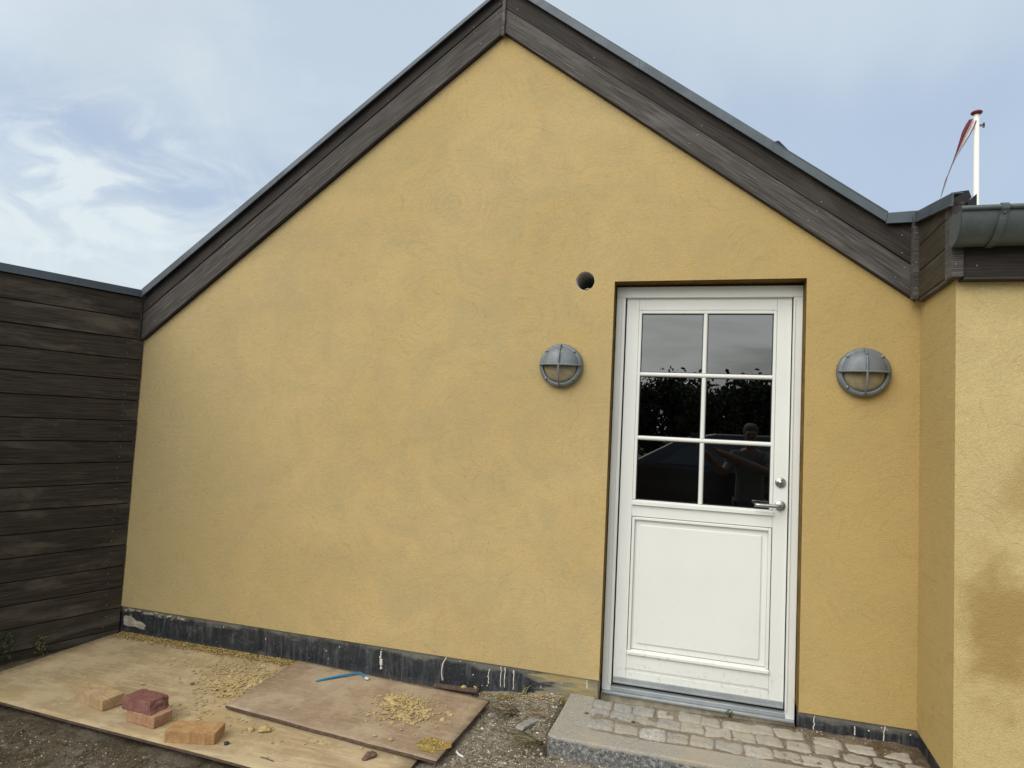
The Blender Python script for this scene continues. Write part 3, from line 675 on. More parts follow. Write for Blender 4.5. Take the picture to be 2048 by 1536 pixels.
# dark room behind the glazed door
m = MB(); m.box(-1.6, 1.0, .17, 4, -.02, 2.6)
m.f = [f[::-1] for f in m.f]
for k in range(len(m.f)): pass
# leave the doorway side open
m.f.pop(2); m.mi.pop(2); m.var.pop(2); m.sm.pop(2); del m.uv[8:12]
m.build('interior_room', M_INT, house)

# door -----------------------------------------------------------------
def obj(m, name, mat, parent, bev=0): return m.build(name, mat, parent, bev)
FL, FR, FT, FB = -.4325, .5435, 2.309, .080
LL, LR, LT, LB = -.376, .493, 2.253, .120
m = MB()
m.box(FL, LL-.008, .10, .16, FB, FT-.062); m.box(LR+.006, FR, .10, .16, FB-.004, FT-.062); m.box(FL, FR, .099, .16, FT-.0615, FT)
m.box(FL+.032, LL-.006, .095, .10, FB+.035, FT-.07); m.box(LR+.006, FR-.036, .095, .10, FB+.035, FT-.07)
frame = obj(m, 'door_frame', M_WHITE, house, .003)
m = MB(); m.box(FL+.002, FR-.002, .12, .158, FT+.0005, DZT+.004); m.box(DXL-.001, FL-.0005, .125, .158, .09, DZT-.01); m.box(FR+.0005, DXR+.003, .120, .158, .08, DZT-.01)
obj(m, 'frame_sealant', M_SEAL, frame)
m = MB(); m.box(LL-.0078, LL+.02, .132, .158, FB+.03, LT+.005); m.box(LR-.02, LR+.0058, .132, .158, FB+.03, LT+.005); m.box(LL, LR, .132, .158, LT-.01, LT+.005); m.box(LL, LR, .134, .158, FB+.02, LB+.01)
obj(m, 'gasket', M_GASKET, frame)
m = MB(); m.prism([(LL-.0075, .081), (LR+.0055, .081), (LR+.0055, .104), (LL-.0075, .104)], .098, .16); m.box(FL+.002, FR-.002, .082, .16, .066, .080)
obj(m, 'threshold', M_ALU, frame, .003)
m = MB(); m.box(DXL-.002, DXR+.004, .105, .25, -.06, .0655); obj(m, 'concrete_footing', M_CONC, house, .004)
leaf = bpy.data.objects.new('door', None); COL.objects.link(leaf); leaf.parent = house; leaf.location = (LL, .12, LB)
bpy.context.view_layer.update()
def lobj(m, name, mat, bev=0):
    o = m.build(name, mat, None, bev, loc=(LL, .12, LB)); o.parent = leaf; o.location = (0, 0, 0); return o
# rails and stiles (one mesh, open where glass and panel sit)
GL, GR, GT, GB = -.290, .404, 2.161, 1.120
PL, PR_, PT, PB = -.288, .402, 1.010, .310
y0, y1 = .120, .156
m = MB()
m.box(LL, GL-.017, y0, y1, LB, LT); m.box(GR+.017, LR, y0, y1, LB, LT)
m.box(GL-.0165, GR+.0165, y0+.0006, y1, GT+.020, LT-.0005)
m.box(GL-.0165, GR+.0165, y0+.0006, y1, PT+.018, GB-.002)
m.box(GL-.0165, GR+.0165, y0+.0006, y1, .204, PB-.012); m.box(GL-.0165, GR+.0165, y0+.006, y1, .192, .2035); m.box(GL-.0165, GR+.0165, y0+.0006, y1, LB+.0005, .1915)
lobj(m, 'door_leaf', M_WHITE, .0022)
# glazing beads and bars
m = MB()
def bead(m, x0, x1, z0, z1, w, yf=.116, yb=.15):
    m.box(x0-w, x0, yf, yb, z0-w, z1+w); m.box(x1, x1+w, yf, yb, z0-w, z1+w); m.box(x0, x1, yf, yb, z1, z1+w); m.box(x0, x1, yf, yb, z0-w, z0)
m.box(GL-.016, GL, .117, .15, GB, GT+.018); m.box(GR, GR+.016, .117, .15, GB, GT+.018); m.box(GL, GR, .117, .15, GT, GT+.018)
lobj(m, 'glazing_bead', M_WHITE, .003)
m = MB(); m.prism([(0, 0), (0, .001)], 0, 1) if False else None
Tm = Matrix(((0, 1, 0, GL-.018), (1, 0, 0, 0), (0, 0, 1, 0), (0, 0, 0, 1)))
m.add([(GL-.018, .150, GB+.002), (GL-.018, .112, GB-.006), (GL-.018, .106, GB-.010), (GL-.018, .106, GB-.028), (GL-.018, .119, GB-.030), (GL-.018, .150, GB-.030)]+
      [(GR+.018, .150, GB+.002), (GR+.018, .112, GB-.006), (GR+.018, .106, GB-.010), (GR+.018, .106, GB-.028), (GR+.018, .119, GB-.030), (GR+.018, .150, GB-.030)],
      [(0, 1, 7, 6), (1, 2, 8, 7), (2, 3, 9, 8), (3, 4, 10, 9), (4, 5, 11, 10), (0, 5, 4, 3, 2, 1), (6, 7, 8, 9, 10, 11)])
lobj(m, 'drip_bead', M_WHITE)
H1, H2 = 1.818, 1.462
def roundbar(m, horiz, c, a, b, w=.0115, y=.1165):
    pr = [(-w, .15), (-w, y+.010), (-w*.72, y+.003), (-w*.3, y), (w*.3, y), (w*.72, y+.003), (w, y+.010), (w, .15)]
    n = len(pr)
    if horiz: v = [(a, yy, c+t) for t, yy in pr]+[(b, yy, c+t) for t, yy in pr]
    else: v = [(c+t, yy, a) for t, yy in pr]+[(c+t, yy, b) for t, yy in pr]
    f = [(i, i+1, n+i+1, n+i) for i in range(n-1)]+[tuple(range(n)), tuple(range(2*n-1, n-1, -1))]
    m.add(v, f)
for c in (H1, H2):
    m = MB(); roundbar(m, True, c, GL, GR); lobj(m, 'glazing_bar', M_WHITE)
for a, b in ((GB, H2-.0118), (H2+.0118, H1-.0118), (H1+.0118, GT)):
    m = MB(); roundbar(m, False, .0555, a, b, .0118, .118); lobj(m, 'glazing_bar', M_WHITE)
for c0, c1 in ((GL, .044), (.067, GR)):
    for a, b in ((GB, H2-.011), (H2+.011, H1-.011), (H1+.011, GT)):
        m = MB(); m.box(c0+.001, c1-.001, .136, .140, a+.001, b-.001, var=.5); lobj(m, 'window_pane', M_PANE)
        m = MB(); bead(m, c0+.004, c1-.004, a+.004, b-.004, .004, .133, .136); lobj(m, 'gasket', M_GASKET)
# raised panel
m = MB(); m.box(PL-.002, PR_+.002, .132, .150, PB-.002, PT+.002)
m.prism([(-.259, .343), (.371, .343), (.371, .982), (-.259, .982)], .124, .1319)
lobj(m, 'door_panel', M_WHITE, .0045)
m = MB(); W_ = .015
m.box(PL-W_, PL, .114, .131, PB-.004, PT+W_); m.box(PR_, PR_+W_, .114, .131, PB-.004, PT+W_); m.box(PL, PR_, .114, .131, PT, PT+W_)
m.add([(PL-.017, .131, PB-.002), (PL-.017, .110, PB-.008), (PL-.017, .106, PB-.013), (PL-.017, .106, PB-.027), (PL-.017, .121, PB-.031)]+
      [(PR_+.017, .131, PB-.002), (PR_+.017, .110, PB-.008), (PR_+.017, .106, PB-.013), (PR_+.017, .106, PB-.027), (PR_+.017, .121, PB-.031)],
      [(0, 1, 6, 5), (1, 2, 7, 6), (2, 3, 8, 7), (3, 4, 9, 8), (4, 3, 2, 1, 0), (5, 6, 7, 8, 9)])
lobj(m, 'panel_moulding', M_WHITE, .003)
m = MB(); m.box(LL+.002, LR-.002, .112, .1195, .121, .154); m.box(LL+.002, LR-.002, .109, .112, .121, .131); lobj(m, 'kick_strip', M_ALU, .002)
# lock and handle
TL = Matrix.Translation((.455, .120, 1.266)) @ Matrix.Rotation(R(90), 4, 'X')
m = MB(); m.lathe([(.0265, 0), (.0265, .007), (.024, .010), (.012, .0105), (.0112, .0135), (.0001, .0135)], 36, TL); m.box(.4540, .4560, .1055, .1066, 1.255, 1.267, mi=1)
lobj(m, 'lock', [M_STEEL, M_GASKET])
TL = Matrix.Translation((.456, .120, 1.146)) @ Matrix.Rotation(R(90), 4, 'X')
m = MB(); m.lathe([(.0265, 0), (.0265, .007), (.024, .010), (.0001, .0105)], 36, TL)
m.tube([(.456, .11, 1.146), (.456, .082, 1.146), (.452, .070, 1.146), (.442, .064, 1.146), (.425, .062, 1.146), (.35, .062, 1.146), (.325, .062, 1.146)], .0098, 14)
lobj(m, 'door_handle', M_STEEL)
bpy.data.objects['door'].location = (LL, .12, LB)

# ------------------------------------------------------------------ TIMBER SIDE WALL (left)
FA = R(252)
fence = thing('timber_wall', 'dark weathered wall of horizontal timber boards with metal capping, left of the yellow wall', 'timber wall', (-3.641, -.004, 0), 0)
TF = Matrix.Rotation(FA, 4, 'Z')     # local x runs from the corner towards the viewer, local +y faces the yard? (flipped below)
LEN = 3.6
m = MB(); zt = 2.238; k = 0
zs = [2.090-.1385*i for i in range(16)]
tops = [zt]+zs; bots = zs+[-.075]
for i in range(len(tops)):
    z1, z0 = tops[i]-.003, (zs[i] if i < len(zs) else -.09)+.003
    if z1-z0 < .02: continue
    s0 = .012 if i < 2 else .0
    if i < 2: s0 = .03
    m.box(s0, LEN, -.022, -.0015*(i % 3)*.7+.012*(1 if i < 2 else .6), z0, z1, TF, var=[.55, .75, .62, .60, .58, .45, .40, .12, .42, .33, .28, .36, .30, .45, .62, .60, .66][i % 17])
    rr = random.Random(i)
    for sx_ in (.10, 1.0, 1.7):
        for zf in (.25, .75):
            p = TF @ Vector((sx_+rr.uniform(-.006, .006)+.004*i*.0, .0155 if i >= 2 else .0135, z0+(z1-z0)*zf))
            m.blob(p, (.0028, .0028, .0028), 1, 0, 0, mi=1)
cl = m.build('cladding', [M_FENCE, M_NAIL], fence, .0030)
m = MB(); m.box(.0, LEN, -.30, -.024, -.10, 2.24, TF, var=.1); m.build('backing', M_BLACKFELT, fence)
m = MB(); m.box(.0, LEN, -.32, .022, 2.243, 2.290, TF); m.box(.0, LEN, .022, .027, 2.240, 2.249, TF); m.build('capping', M_ZINC_DK, fence, .0015)

# ------------------------------------------------------------------ WALL LAMPS
def wall_lamp(x, z, label):
    t = thing('wall_lamp', label, 'wall lamp', (x, 0, z), 0, 'round grey wall lamps beside the door')
    T = Matrix.Rotation(R(90), 4, 'X')     # local z -> world -y
    m = MB(); m.lathe([(.119, 0), (.122, .004), (.122, .026), (.119, .034), (.113, .040), (.103, .043), (.099, .041), (.097, .034), (.097, .02)], 56, T)
    m.build('lamp_body', M_LAMP, t)
    m = MB(); m.lathe([(.097, .026), (.094, .036), (.080, .046), (.055, .053), (.028, .057), (.0001, .058)], 48, T); m.build('lamp_glass', M_LGLASS, t)
    # visor over the upper half
    pr = [(.104, .042), (.100, .052), (.088, .066), (.066, .078), (.036, .085), (.0001, .087)]
    m = MB(); m.lathe(pr, 32, T, 0, pi)
    m.lathe([(r_*.96, z_-.004) for r_, z_ in pr][::-1], 32, T, 0, pi)
    o = m.build('visor', M_LAMP, t)
    # cage: one ring of the cross per direction
    def arch(ang):
        pts = []
        for i in range(25):
            u = -1+2*i/24; rr = .1175*u; h = .028+.066*sqrt(max(0, 1-abs(u)**2.6))
            pts.append(T @ Vector((rr*cos(ang), rr*sin(ang), h)))
        return pts
    m = MB(); m.tube(arch(0), .0052, 8); m.tube(arch(pi/2), .0052, 8); m.build('cage', M_LAMP, t)
    for a in (45, 135, 225, 315):
        p = Vector((.1085*cos(R(a)), .1085*sin(R(a)), 0))
        m = MB(); m.lathe([(.0085, .030), (.0085, .044), (.006, .048), (.0001, .048)], 12, T @ Matrix.Translation(p)); m.lathe([(.0042, .0481), (.0042, .0515), (.0001, .052)], 8, T @ Matrix.Translation(p), mi=1)
        m.build('screw', [M_LAMP, M_STEEL], t)
    return t
la = wall_lamp(-.715, 1.842, 'round grey bulkhead lamp left of the white door, below the round hole')
lb = wall_lamp(.808, 1.842, 'round grey bulkhead lamp right of the white door, near the inner corner')
lb.scale = (1, 1, 1)

# ------------------------------------------------------------------ FLAGPOLE AND PENNANT
fp = thing('flagpole', 'tall white flagpole with red knob beyond the right roof', 'flagpole', (4.957, 10, 0))
m = MB(); m.tube([(0, 0, -.2), (0, 0, 3), (0, 0, 7.72)], [.052, .050, .044], 20); m.build('pole', M_POLE, fp)
m = MB(); m.lathe([(.0001, 7.805), (.05, 7.80), (.085, 7.782), (.098, 7.762), (.085, 7.742), (.05, 7.728), (.03, 7.71)], 28); m.build('knob', M_KNOB, fp)
m = MB(); m.box(.045, .13, -.015, .015, 7.50, 7.53); m.box(.10, .13, -.015, .015, 7.47, 7.56); m.build('cleat', M_GUTTER, fp)
path = [(4.888, 7.615, 0.126), (4.84, 7.503, 0.158), (4.776, 7.354, 0.158), (4.703, 7.166, 0.116), (4.623, 6.97, 0.068), (4.55, 6.772, 0.047), (4.486, 6.583, 0.047), (4.438, 6.432, 0.063), (4.397, 6.28, 0.047), (4.365, 6.157, 0.021)]
v = []; f = []; mi = []
wid = [(.5, .5)]
strips = 8
for i, (x, z, w) in enumerate(path):
    tw = i/len(path)*2.6
    for j in range(strips+1):
        u = j/strips-.5
        fold = .05*sin(u*11+i*.5)*(w/.2)
        v.append((x+u*w*.8, 9.97+fold+u*.12*sin(tw), z-u*w*.45))
m = MB()
for i in range(len(path)-1):
    for j in range(strips):
        q = (i*(strips+1)+j, i*(strips+1)+j+1, (i+1)*(strips+1)+j+1, (i+1)*(strips+1)+j)
        f.append(q); mi.append(1 if 3 <= j <= 6 or (i in (3, 4, 5) and j > 2) else 0)
m.add(v, f, smooth=True); m.mi = mi
pn = m.build('pennant', [M_RED, M_WCLOTH]); tag(pn, 'narrow red and white pennant hanging limp from the flagpole', 'pennant')
so = pn.modifiers.new('thick', 'SOLIDIFY'); so.thickness = .004
# ------------------------------------------------------------------ SHEETS OF WOOD ON THE GROUND
def plate(name, corners, ztop, th, mat, label, cat, tilt=None, n=24, amp=.004, seed=0):
    # corners: back-left, front-left, front-right, back-right
    m = MB(); A, B, C_, D_ = [Vector((x, y, 0)) for x, y in corners]; vt = []
    for j in range(n+1):
        for i in range(n+1):
            u, v_ = i/n, j/n; p = A*(1-u)*(1-v_)+D_*u*(1-v_)+B*(1-u)*v_+C_*u*v_
            e = .0035*mn.noise(Vector((p.x*9, p.y*9, seed)))
            if i in (0, n): p.x += e
            if j in (0, n): p.y += e
            z = ztop+(tilt(p.x, p.y) if tilt else 0)+amp*mn.noise(Vector((p.x*1.7, p.y*1.7, seed+3)))
            vt.append((p.x, p.y, z))
    k = (n+1)**2; vb = [(x, y, z-th) for x, y, z in vt]; f = []; fe = []
    for j in range(n):
        for i in range(n):
            a = j*(n+1)+i; f.append((a, a+n+1, a+n+2, a+1)); fe.append((k+a, k+a+1, k+a+n+2, k+a+n+1))
    for i in range(n):
        fe += [(i, i+1, k+i+1, k+i), (n*(n+1)+i+1, n*(n+1)+i, k+n*(n+1)+i, k+n*(n+1)+i+1)]
        a, b = i*(n+1), (i+1)*(n+1); fe += [(b, a, k+a, k+b), (a+n, b+n, k+b+n, k+a+n)]
    m.add(vt+vb, f+fe, smooth=False); m.mi = [0]*len(f)+[1]*len(fe); m.sm = [True]*len(f)+[False]*len(fe)
    o = m.build(name, [mat, M_PLYEDGE]); return tag(o, label, cat)
plate('plywood_sheet', [(-3.636, -.02), (-3.66, -1.005), (-1.135, -1.112), (-1.127, -.02)], -.010, .012, M_PLYA,
      'large pale plywood sheet on the ground carrying the bricks', 'plywood sheet', seed=1, amp=.003)
Bt = lambda x, y: .010*sst(x, -1.6, -1.0)
plate('fibre_board', [(-2.252, -.02), (-2.226, -.685), (-1.034, -.797), (-1.004, -.108)], .012, .013, M_PLYB,
      'smaller reddish brown board lying over the plywood sheet', 'board', seed=5, amp=.004)
m = MB(); m.prism([(-1.36, -.0), (-1.10, .01), (-1.095, .024), (-1.36, .014)], -.052, -.018); 
o = m.build('wooden_batten', M_PLYEDGE, None, .002); tag(o, 'thin brown wood strip lying against the black plinth beside the brown board', 'wood strip')

# ------------------------------------------------------------------ BRICKS
def brick_obj(name, mat, c, L, Wd, H, ang, z, label, seed, chip=0, taper=0):
    bm = bmesh.new(); bmesh.ops.create_cube(bm, size=1)
    bmesh.ops.subdivide_edges(bm, edges=bm.edges[:], cuts=9, use_grid_fill=True)
    for v in bm.verts:
        p = v.co; q = Vector((p.x*L, p.y*Wd, p.z*H+H/2))
        ed = sum(1 for t in (p.x, p.y, p.z) if abs(abs(t)-.5) < 1e-4)
        nn = mn.noise(q*28+Vector((seed, 0, 0)))
        amt = .0022*nn+(-.0035*abs(mn.noise(q*40+Vector((0, seed, 0)))) if ed >= 2 else 0)
        q += Vector((math.copysign(1, p.x)*(abs(p.x) > .499), math.copysign(1, p.y)*(abs(p.y) > .499), math.copysign(1, p.z)*(abs(p.z) > .499)))*amt
        if taper: q.x -= max(0, p.x)*L*taper*(p.z+.5)*1.2; q.y -= p.y*Wd*taper*.8*(p.z+.5)
        if taper and p.x > .49: q.x += .010*mn.noise(Vector((p.y*3, p.z*3, seed)))
        if chip and p.z > .3 and p.x > .38 and p.y < -.3: q.z -= chip; q.x -= chip*.5
        v.co = q
    me = bpy.data.meshes.new(name); bm.to_mesh(me); bm.free(); me.materials.append(mat)
    o = bpy.data.objects.new(name, me); COL.objects.link(o); o.location = (c[0], c[1], z); o.rotation_euler = (0, 0, ang)
    b = o.modifiers.new('bevel', 'BEVEL'); b.width = .0015; b.segments = 1; b.limit_method = 'ANGLE'; b.angle_limit = R(50)
    return tag(o, label, 'brick', 'loose bricks on the plywood')
brick_obj('brick', M_BR_Y, (-2.852, -.842), .232, .106, .055, R(-13), -.010, 'pale buff brick lying alone at the left end of the row', 1, .006)
brick_obj('brick', M_BR_P, (-2.474, -.912), .186, .100, .054, R(-6), -.010, 'pinkish brick underneath the dark red brick', 2)
brick_obj('brick', M_BR_R, (-2.508, -.902), .182, .118, .056, R(-3), .044, 'dark red broken brick on top of the pinkish brick', 3, .0, .10)
brick_obj('brick', M_BR_O, (-2.152, -.972), .228, .106, .055, R(15.5), -.010, 'orange buff brick lying nearest the front edge, right of the stack', 4, .004)

# ------------------------------------------------------------------ GRANITE STEP
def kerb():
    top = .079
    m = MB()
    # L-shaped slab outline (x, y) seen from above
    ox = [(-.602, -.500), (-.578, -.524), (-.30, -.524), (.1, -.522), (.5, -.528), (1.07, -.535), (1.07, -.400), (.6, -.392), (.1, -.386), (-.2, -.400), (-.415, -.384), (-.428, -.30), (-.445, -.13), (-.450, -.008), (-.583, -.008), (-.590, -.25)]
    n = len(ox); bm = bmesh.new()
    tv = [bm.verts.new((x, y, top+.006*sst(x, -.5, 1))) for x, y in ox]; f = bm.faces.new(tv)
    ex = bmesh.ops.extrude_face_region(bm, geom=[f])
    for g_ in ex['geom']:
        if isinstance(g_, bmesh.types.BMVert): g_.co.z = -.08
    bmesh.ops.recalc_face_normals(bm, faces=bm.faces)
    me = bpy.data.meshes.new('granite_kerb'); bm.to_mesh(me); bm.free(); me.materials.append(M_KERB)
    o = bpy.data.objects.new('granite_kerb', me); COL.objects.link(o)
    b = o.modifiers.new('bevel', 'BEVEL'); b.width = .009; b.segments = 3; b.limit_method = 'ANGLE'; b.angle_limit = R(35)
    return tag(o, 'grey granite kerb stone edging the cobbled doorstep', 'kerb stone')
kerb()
# sandy bed between the cobbles
def bedh(x, y):
    n1 = mn.fractal(Vector((x*6, y*6, 2)), 1, 2, 4); z = .0725+.006*sst(x, -.4, 1.0)
    z += .008*n1+.003*mn.noise(Vector((x*40, y*40, 1)))
    z += .003*sst(x, .35, .75)
    z = min(z, .088+.012*sst(x, .3, 1))
    if y > -.03 and x < DXR: z += ((.016+.030*(x+.43))+.004*n1-z)*sst(y, -.03, .07)
    return z
m = MB(); nx_, ny_ = 190, 66; x0, x1, yy0, yy1 = -.46, 1.07, -.42, .11
vs = [(x0+(x1-x0)*i/nx_, yy0+(yy1-yy0)*j/ny_, bedh(x0+(x1-x0)*i/nx_, yy0+(yy1-yy0)*j/ny_)) for j in range(ny_+1) for i in range(nx_+1)]
for i, (x, y, z) in enumerate(vs):
    if y > .012 and (x < DXL+.004 or x > DXR): vs[i] = (x, .013, z)
m.add(vs, [(j*(nx_+1)+i, j*(nx_+1)+i+1, (j+1)*(nx_+1)+i+1, (j+1)*(nx_+1)+i) for j in range(ny_) for i in range(nx_)], smooth=True)
tag(m.build('pavement', M_BED), kind='structure')
rows = [(-.083, [(-.403, .10), (-.298, .085), (-.189, .10), (-.083, .075), (.035, .105), (.129, .09), (.264, .14), (.374, .10), (.495, .125)]),
        (-.190, [(-.403, .10), (-.287, .115), (-.173, .105), (-.064, .11), (.046, .10), (.165, .12), (.283, .10), (.395, .11), (.52, .10), (.64, .10)]),
        (-.318, [(-.380, .125), (-.256, .108), (-.132, .115), (-.021, .10), (.09, .10), (.208, .12), (.335, .115), (.455, .11), (.58, .12), (.70, .1)]),
        (-.10, [(.66, .12), (.80, .12), (.94, .11)]), (-.21, [(.76, .11), (.88, .1), (.99, .09)]), (-.325, [(.82, .11), (.94, .10)])]
cn = 0; count = {}; ORD = 'first second third fourth fifth sixth seventh eighth ninth tenth eleventh twelfth thirteenth fourteenth fifteenth'.split()
for y, lst in rows:
    for x, w in lst:
        cn += 1; rr = random.Random(cn); d = rr.uniform(.092, .102); w += .012
        pale = rr.random() < .35
        bm = bmesh.new(); bmesh.ops.create_cube(bm, size=1); bmesh.ops.subdivide_edges(bm, edges=bm.edges[:], cuts=7, use_grid_fill=True)
        for v in bm.verts:
            p = v.co*2; k = .30
            L4 = (abs(p.x)**9+abs(p.y)**9+abs(p.z)**9)**(1/9); q = p/L4
            q = Vector((q.x*w/2, q.y*d/2, q.z*.045)); q += q.normalized()*.0085*mn.noise(q*22+Vector((cn*2.3, 0, 0)))
            q.z += .0035*mn.noise(q*55+Vector((0, cn, 0)))
            v.co = q
        me = bpy.data.meshes.new('cobblestone'); bm.to_mesh(me); bm.free(); me.materials.append(M_COB2 if pale else M_COB)
        for pl in me.polygons: pl.use_smooth = True
        o = bpy.data.objects.new('cobblestone', me); COL.objects.link(o)
        o.location = (x, y+rr.uniform(-.004, .004)-.03*sst(x, .5, 1.0), .036+.006*sst(x, -.4, 1)+rr.uniform(-.004, .004)-.004*sst(x, .5, 1)); o.rotation_euler = (rr.uniform(-.03, .03), rr.uniform(-.03, .03), rr.uniform(-.06, .06)-.12*sst(x, .4, 1))
        rowtxt = 'row nearest the door' if y > -.15 else 'middle row' if y > -.26 else 'row along the kerb'
        count[rowtxt] = count.get(rowtxt, 0)+1; nth = ORD[count[rowtxt]-1]
        tag(o, '%s %s cobblestone from the left in the %s' % (nth, 'pale grey' if pale else 'dull grey', rowtxt) if False else 'worn %s granite cobblestone, %s from the left in the %s' % ('pale' if pale else 'grey', nth, rowtxt), 'cobblestone', 'cobblestones of the doorstep')

# ------------------------------------------------------------------ LOOSE STUFF ON THE GROUND
def tet(m, c, r, seed, mi=0, flat=.6):
    # a tiny angular stone of 8 faces
    rr = random.Random(seed); T = Matrix.Rotation(rr.random()*6.3, 3, 'Z')
    pts = [(1, 0, 0), (0, 1, 0), (-1, 0, 0), (0, -1, 0), (0, 0, 1), (0, 0, -1)]
    v = []
    for p in pts:
        q = Vector(p)*r*rr.uniform(.65, 1.2); q.z *= flat; q = T @ q; v.append((c[0]+q.x, c[1]+q.y, c[2]+q.z))
    m.add(v, [(0, 1, 4), (1, 2, 4), (2, 3, 4), (3, 0, 4), (1, 0, 5), (2, 1, 5), (3, 2, 5), (0, 3, 5)], mi=mi, var=.5)
free = lambda x, y: not (-3.66 < x < -1.12 and -1.10 < y < .02) and not (-2.26 < x < -1.0 and -.82 < y < 0) and not (x > -.60 and y > -.53)
m = MB(); k = 0; rs = random.Random(11)
while k < 8500:
    x = rs.uniform(-1.35, .7); y = rs.uniform(-1.25, .0)
    if not free(x, y): continue
    k += 1; r = rs.choice([.002, .003, .004, .005]) if rs.random() < .93 else rs.uniform(.006, .012)
    tet(m, (x, y, gh(x, y)+r*.3), r, k, mi=1 if rs.random() < .13 else 0)
for k in range(1800):
    x = rs.uniform(-4.0, -1.3); y = rs.uniform(-1.7, -1.05)
    if not free(x, y): continue
    r = rs.choice([.002, .003, .004]); tet(m, (x, y, gh(x, y)+r*.3), r, k, mi=1 if rs.random() < .35 else 0)
for k in range(2600):
    x = rs.uniform(-4.1, -1.2); y = rs.uniform(-1.7, -1.08)
    if not free(x, y) or mn.noise(Vector((x*4, y*4, 9))) < -.1: continue
    r = .003+.009*rs.random()**3; tet(m, (x, y, gh(x, y)+r*.2), r, k, mi=2, flat=.7)
for k in range(260):
    x = rs.uniform(-.58, 1.03); y = rs.uniform(-.5, .0); 
    if rs.random() < .5: y = rs.uniform(-.06, .01 if not DXL < x < DXR else .09)
    zb = max(bedh(x, y), .083 if y < -.39 or x < -.45 else 0); tet(m, (x, y, zb+.001), rs.choice([.002, .003, .004]), k, mi=1 if rs.random() < .5 else 0)
tag(m.build('gravel', [M_PEB, M_PEBL, M_CLOD]), kind='stuff', label='small grey and white grit scattered over the ground', cat='gravel')
m = MB(); k = 0
def straw(m, x, y, z, L, a, lift, r=.0009, mi=0, curve=.3):
    pts = []
    for i in range(4):
        t = i/3; aa = a+curve*t; pts.append((x+cos(aa)*L*t, y+sin(aa)*L*t, z+.002+lift*t*L))
    m.tube(pts, [r, r, r*.8, r*.4], 3, caps=False, var=.5, mi=mi)
while k < 5200:
    if rs.random() < .5: x, y = rs.uniform(-1.15, -.55), rs.uniform(-1.2, -.03)
    else: x, y = rs.uniform(-4.1, -.8), rs.uniform(-1.6, -1.05)
    if not free(x, y): continue
    k += 1; left = y < -1.0 and x < -1.15
    straw(m, x, y, gh(x, y), rs.uniform(.012, .045), rs.uniform(0, 6.3), rs.uniform(-.05, .35), rs.uniform(.0007, .0014), mi=1 if (left or rs.random() < .45) else 0, curve=rs.uniform(-.8, .8))
for k in range(120):
    x = rs.uniform(-.5, .9); y = rs.uniform(-.36, .02); straw(m, x, y, bedh(x, y)+.002, rs.uniform(.01, .025), rs.uniform(0, 6.3), .1, .0008, mi=rs.choice([0, 1]))
tag(m.build('dead_grass_litter', [M_STRAW, M_STRAW_D]), kind='stuff', label='dead straw and moss threads littering the ground', cat='litter')
# grass tufts
def tuft(x, y, z, n, L, mat, label, lean, spread=.04, cat='grass tuft', name='grass_tuft', up=.8):
    m = MB(); rr = random.Random(int(abs(x)*1000+n))
    for k in range(n):
        a = lean+rr.uniform(-1.1, 1.1)*(1 if lean is not None else 3); l = L*rr.uniform(.5, 1)
        bx, by = rr.uniform(-spread, spread), rr.uniform(-spread, spread)*.7; pts = []
        for i in range(5):
            t = i/4; pts.append((bx+cos(a)*l*t, by+sin(a)*l*t, l*up*(t-.75*t*t)*rr.uniform(.97, 1.03)))
        m.tube(pts, [.0019, .0018, .0015, .0011, .0004], 3, caps=False, mi=1 if rr.random() < .45 else 0)
    o = m.build(name, [mat, M_STRAW if mat is not M_STRAW_D else M_STRAW]); o.location = (x, y, z); return tag(o, label, cat)
tuft(-.66, -.44, .0, 70, .17, M_GRASS, 'brownish green grass tuft against the left side of the granite kerb', R(215), .03, up=.45)
tuft(-.86, -.20, .01, 90, .12, M_STRAW_D, 'flat dead grass tuft on bare ground between brown board and kerb', R(200), .05, up=.5)
tuft(-.70, -.20, .02, 50, .10, M_STRAW, 'pale dry grass tuft beside the flat grey stone', R(160), .05, up=.4)
tuft(-.84, -.02, .035, 16, .06, M_GRASS, 'small green grass sprout growing at the foot of the black plinth', R(90), .015, up=2.2)
tuft(-1.0, -.86, -.01, 30, .10, M_STRAW, 'thin dry grass tuft at the lower corner of the brown board', R(60), .03, up=.7)
def weed(x, y, z, n, r, size, label, mat=M_LEAF, h=.1):
    m = MB(); rr = random.Random(n*7+int(size*1e4))
    for k in range(max(4, n//12)):
        a = rr.uniform(0, 6.28); hh = h*rr.uniform(.6, 1)
        m.tube([(0, 0, 0), (cos(a)*r*.4, sin(a)*r*.3, hh*.6), (cos(a)*r*.8, sin(a)*r*.5, hh)], .0012, 4, mi=0)
    for k in range(n):
        a = rr.uniform(0, 6.28); q = rr.uniform(0, 1)**.6*r; c = Vector((cos(a)*q, sin(a)*q*.6, h*rr.uniform(.1, 1.05)))
        d1 = Vector((rr.uniform(-1, 1), rr.uniform(-1, 1), rr.uniform(-.4, .8))).normalized()*size*rr.uniform(.6, 1.2); d2 = d1.cross(Vector((rr.uniform(-1, 1), rr.uniform(-1, 1), 1))).normalized()*size*.4
        m.add([tuple(c-d1), tuple(c+d2), tuple(c+d1), tuple(c-d2)], [(0, 1, 2, 3)])
    o = m.build('weed', mat); o.location = (x, y, z); return tag(o, label, 'weed')
weed(-3.80, -.62, -.03, 60, .035, .011, 'dark green leafy weed growing against the timber wall, the taller of the two', h=.17)
weed(-3.735, -.46, -.03, 70, .045, .010, 'brownish green weed between the timber wall and the plywood sheet', M_GRASS, h=.11)
weed(-.228, -.235, .070, 14, .014, .007, 'tiny green weed in a joint between two cobblestones', h=.014)
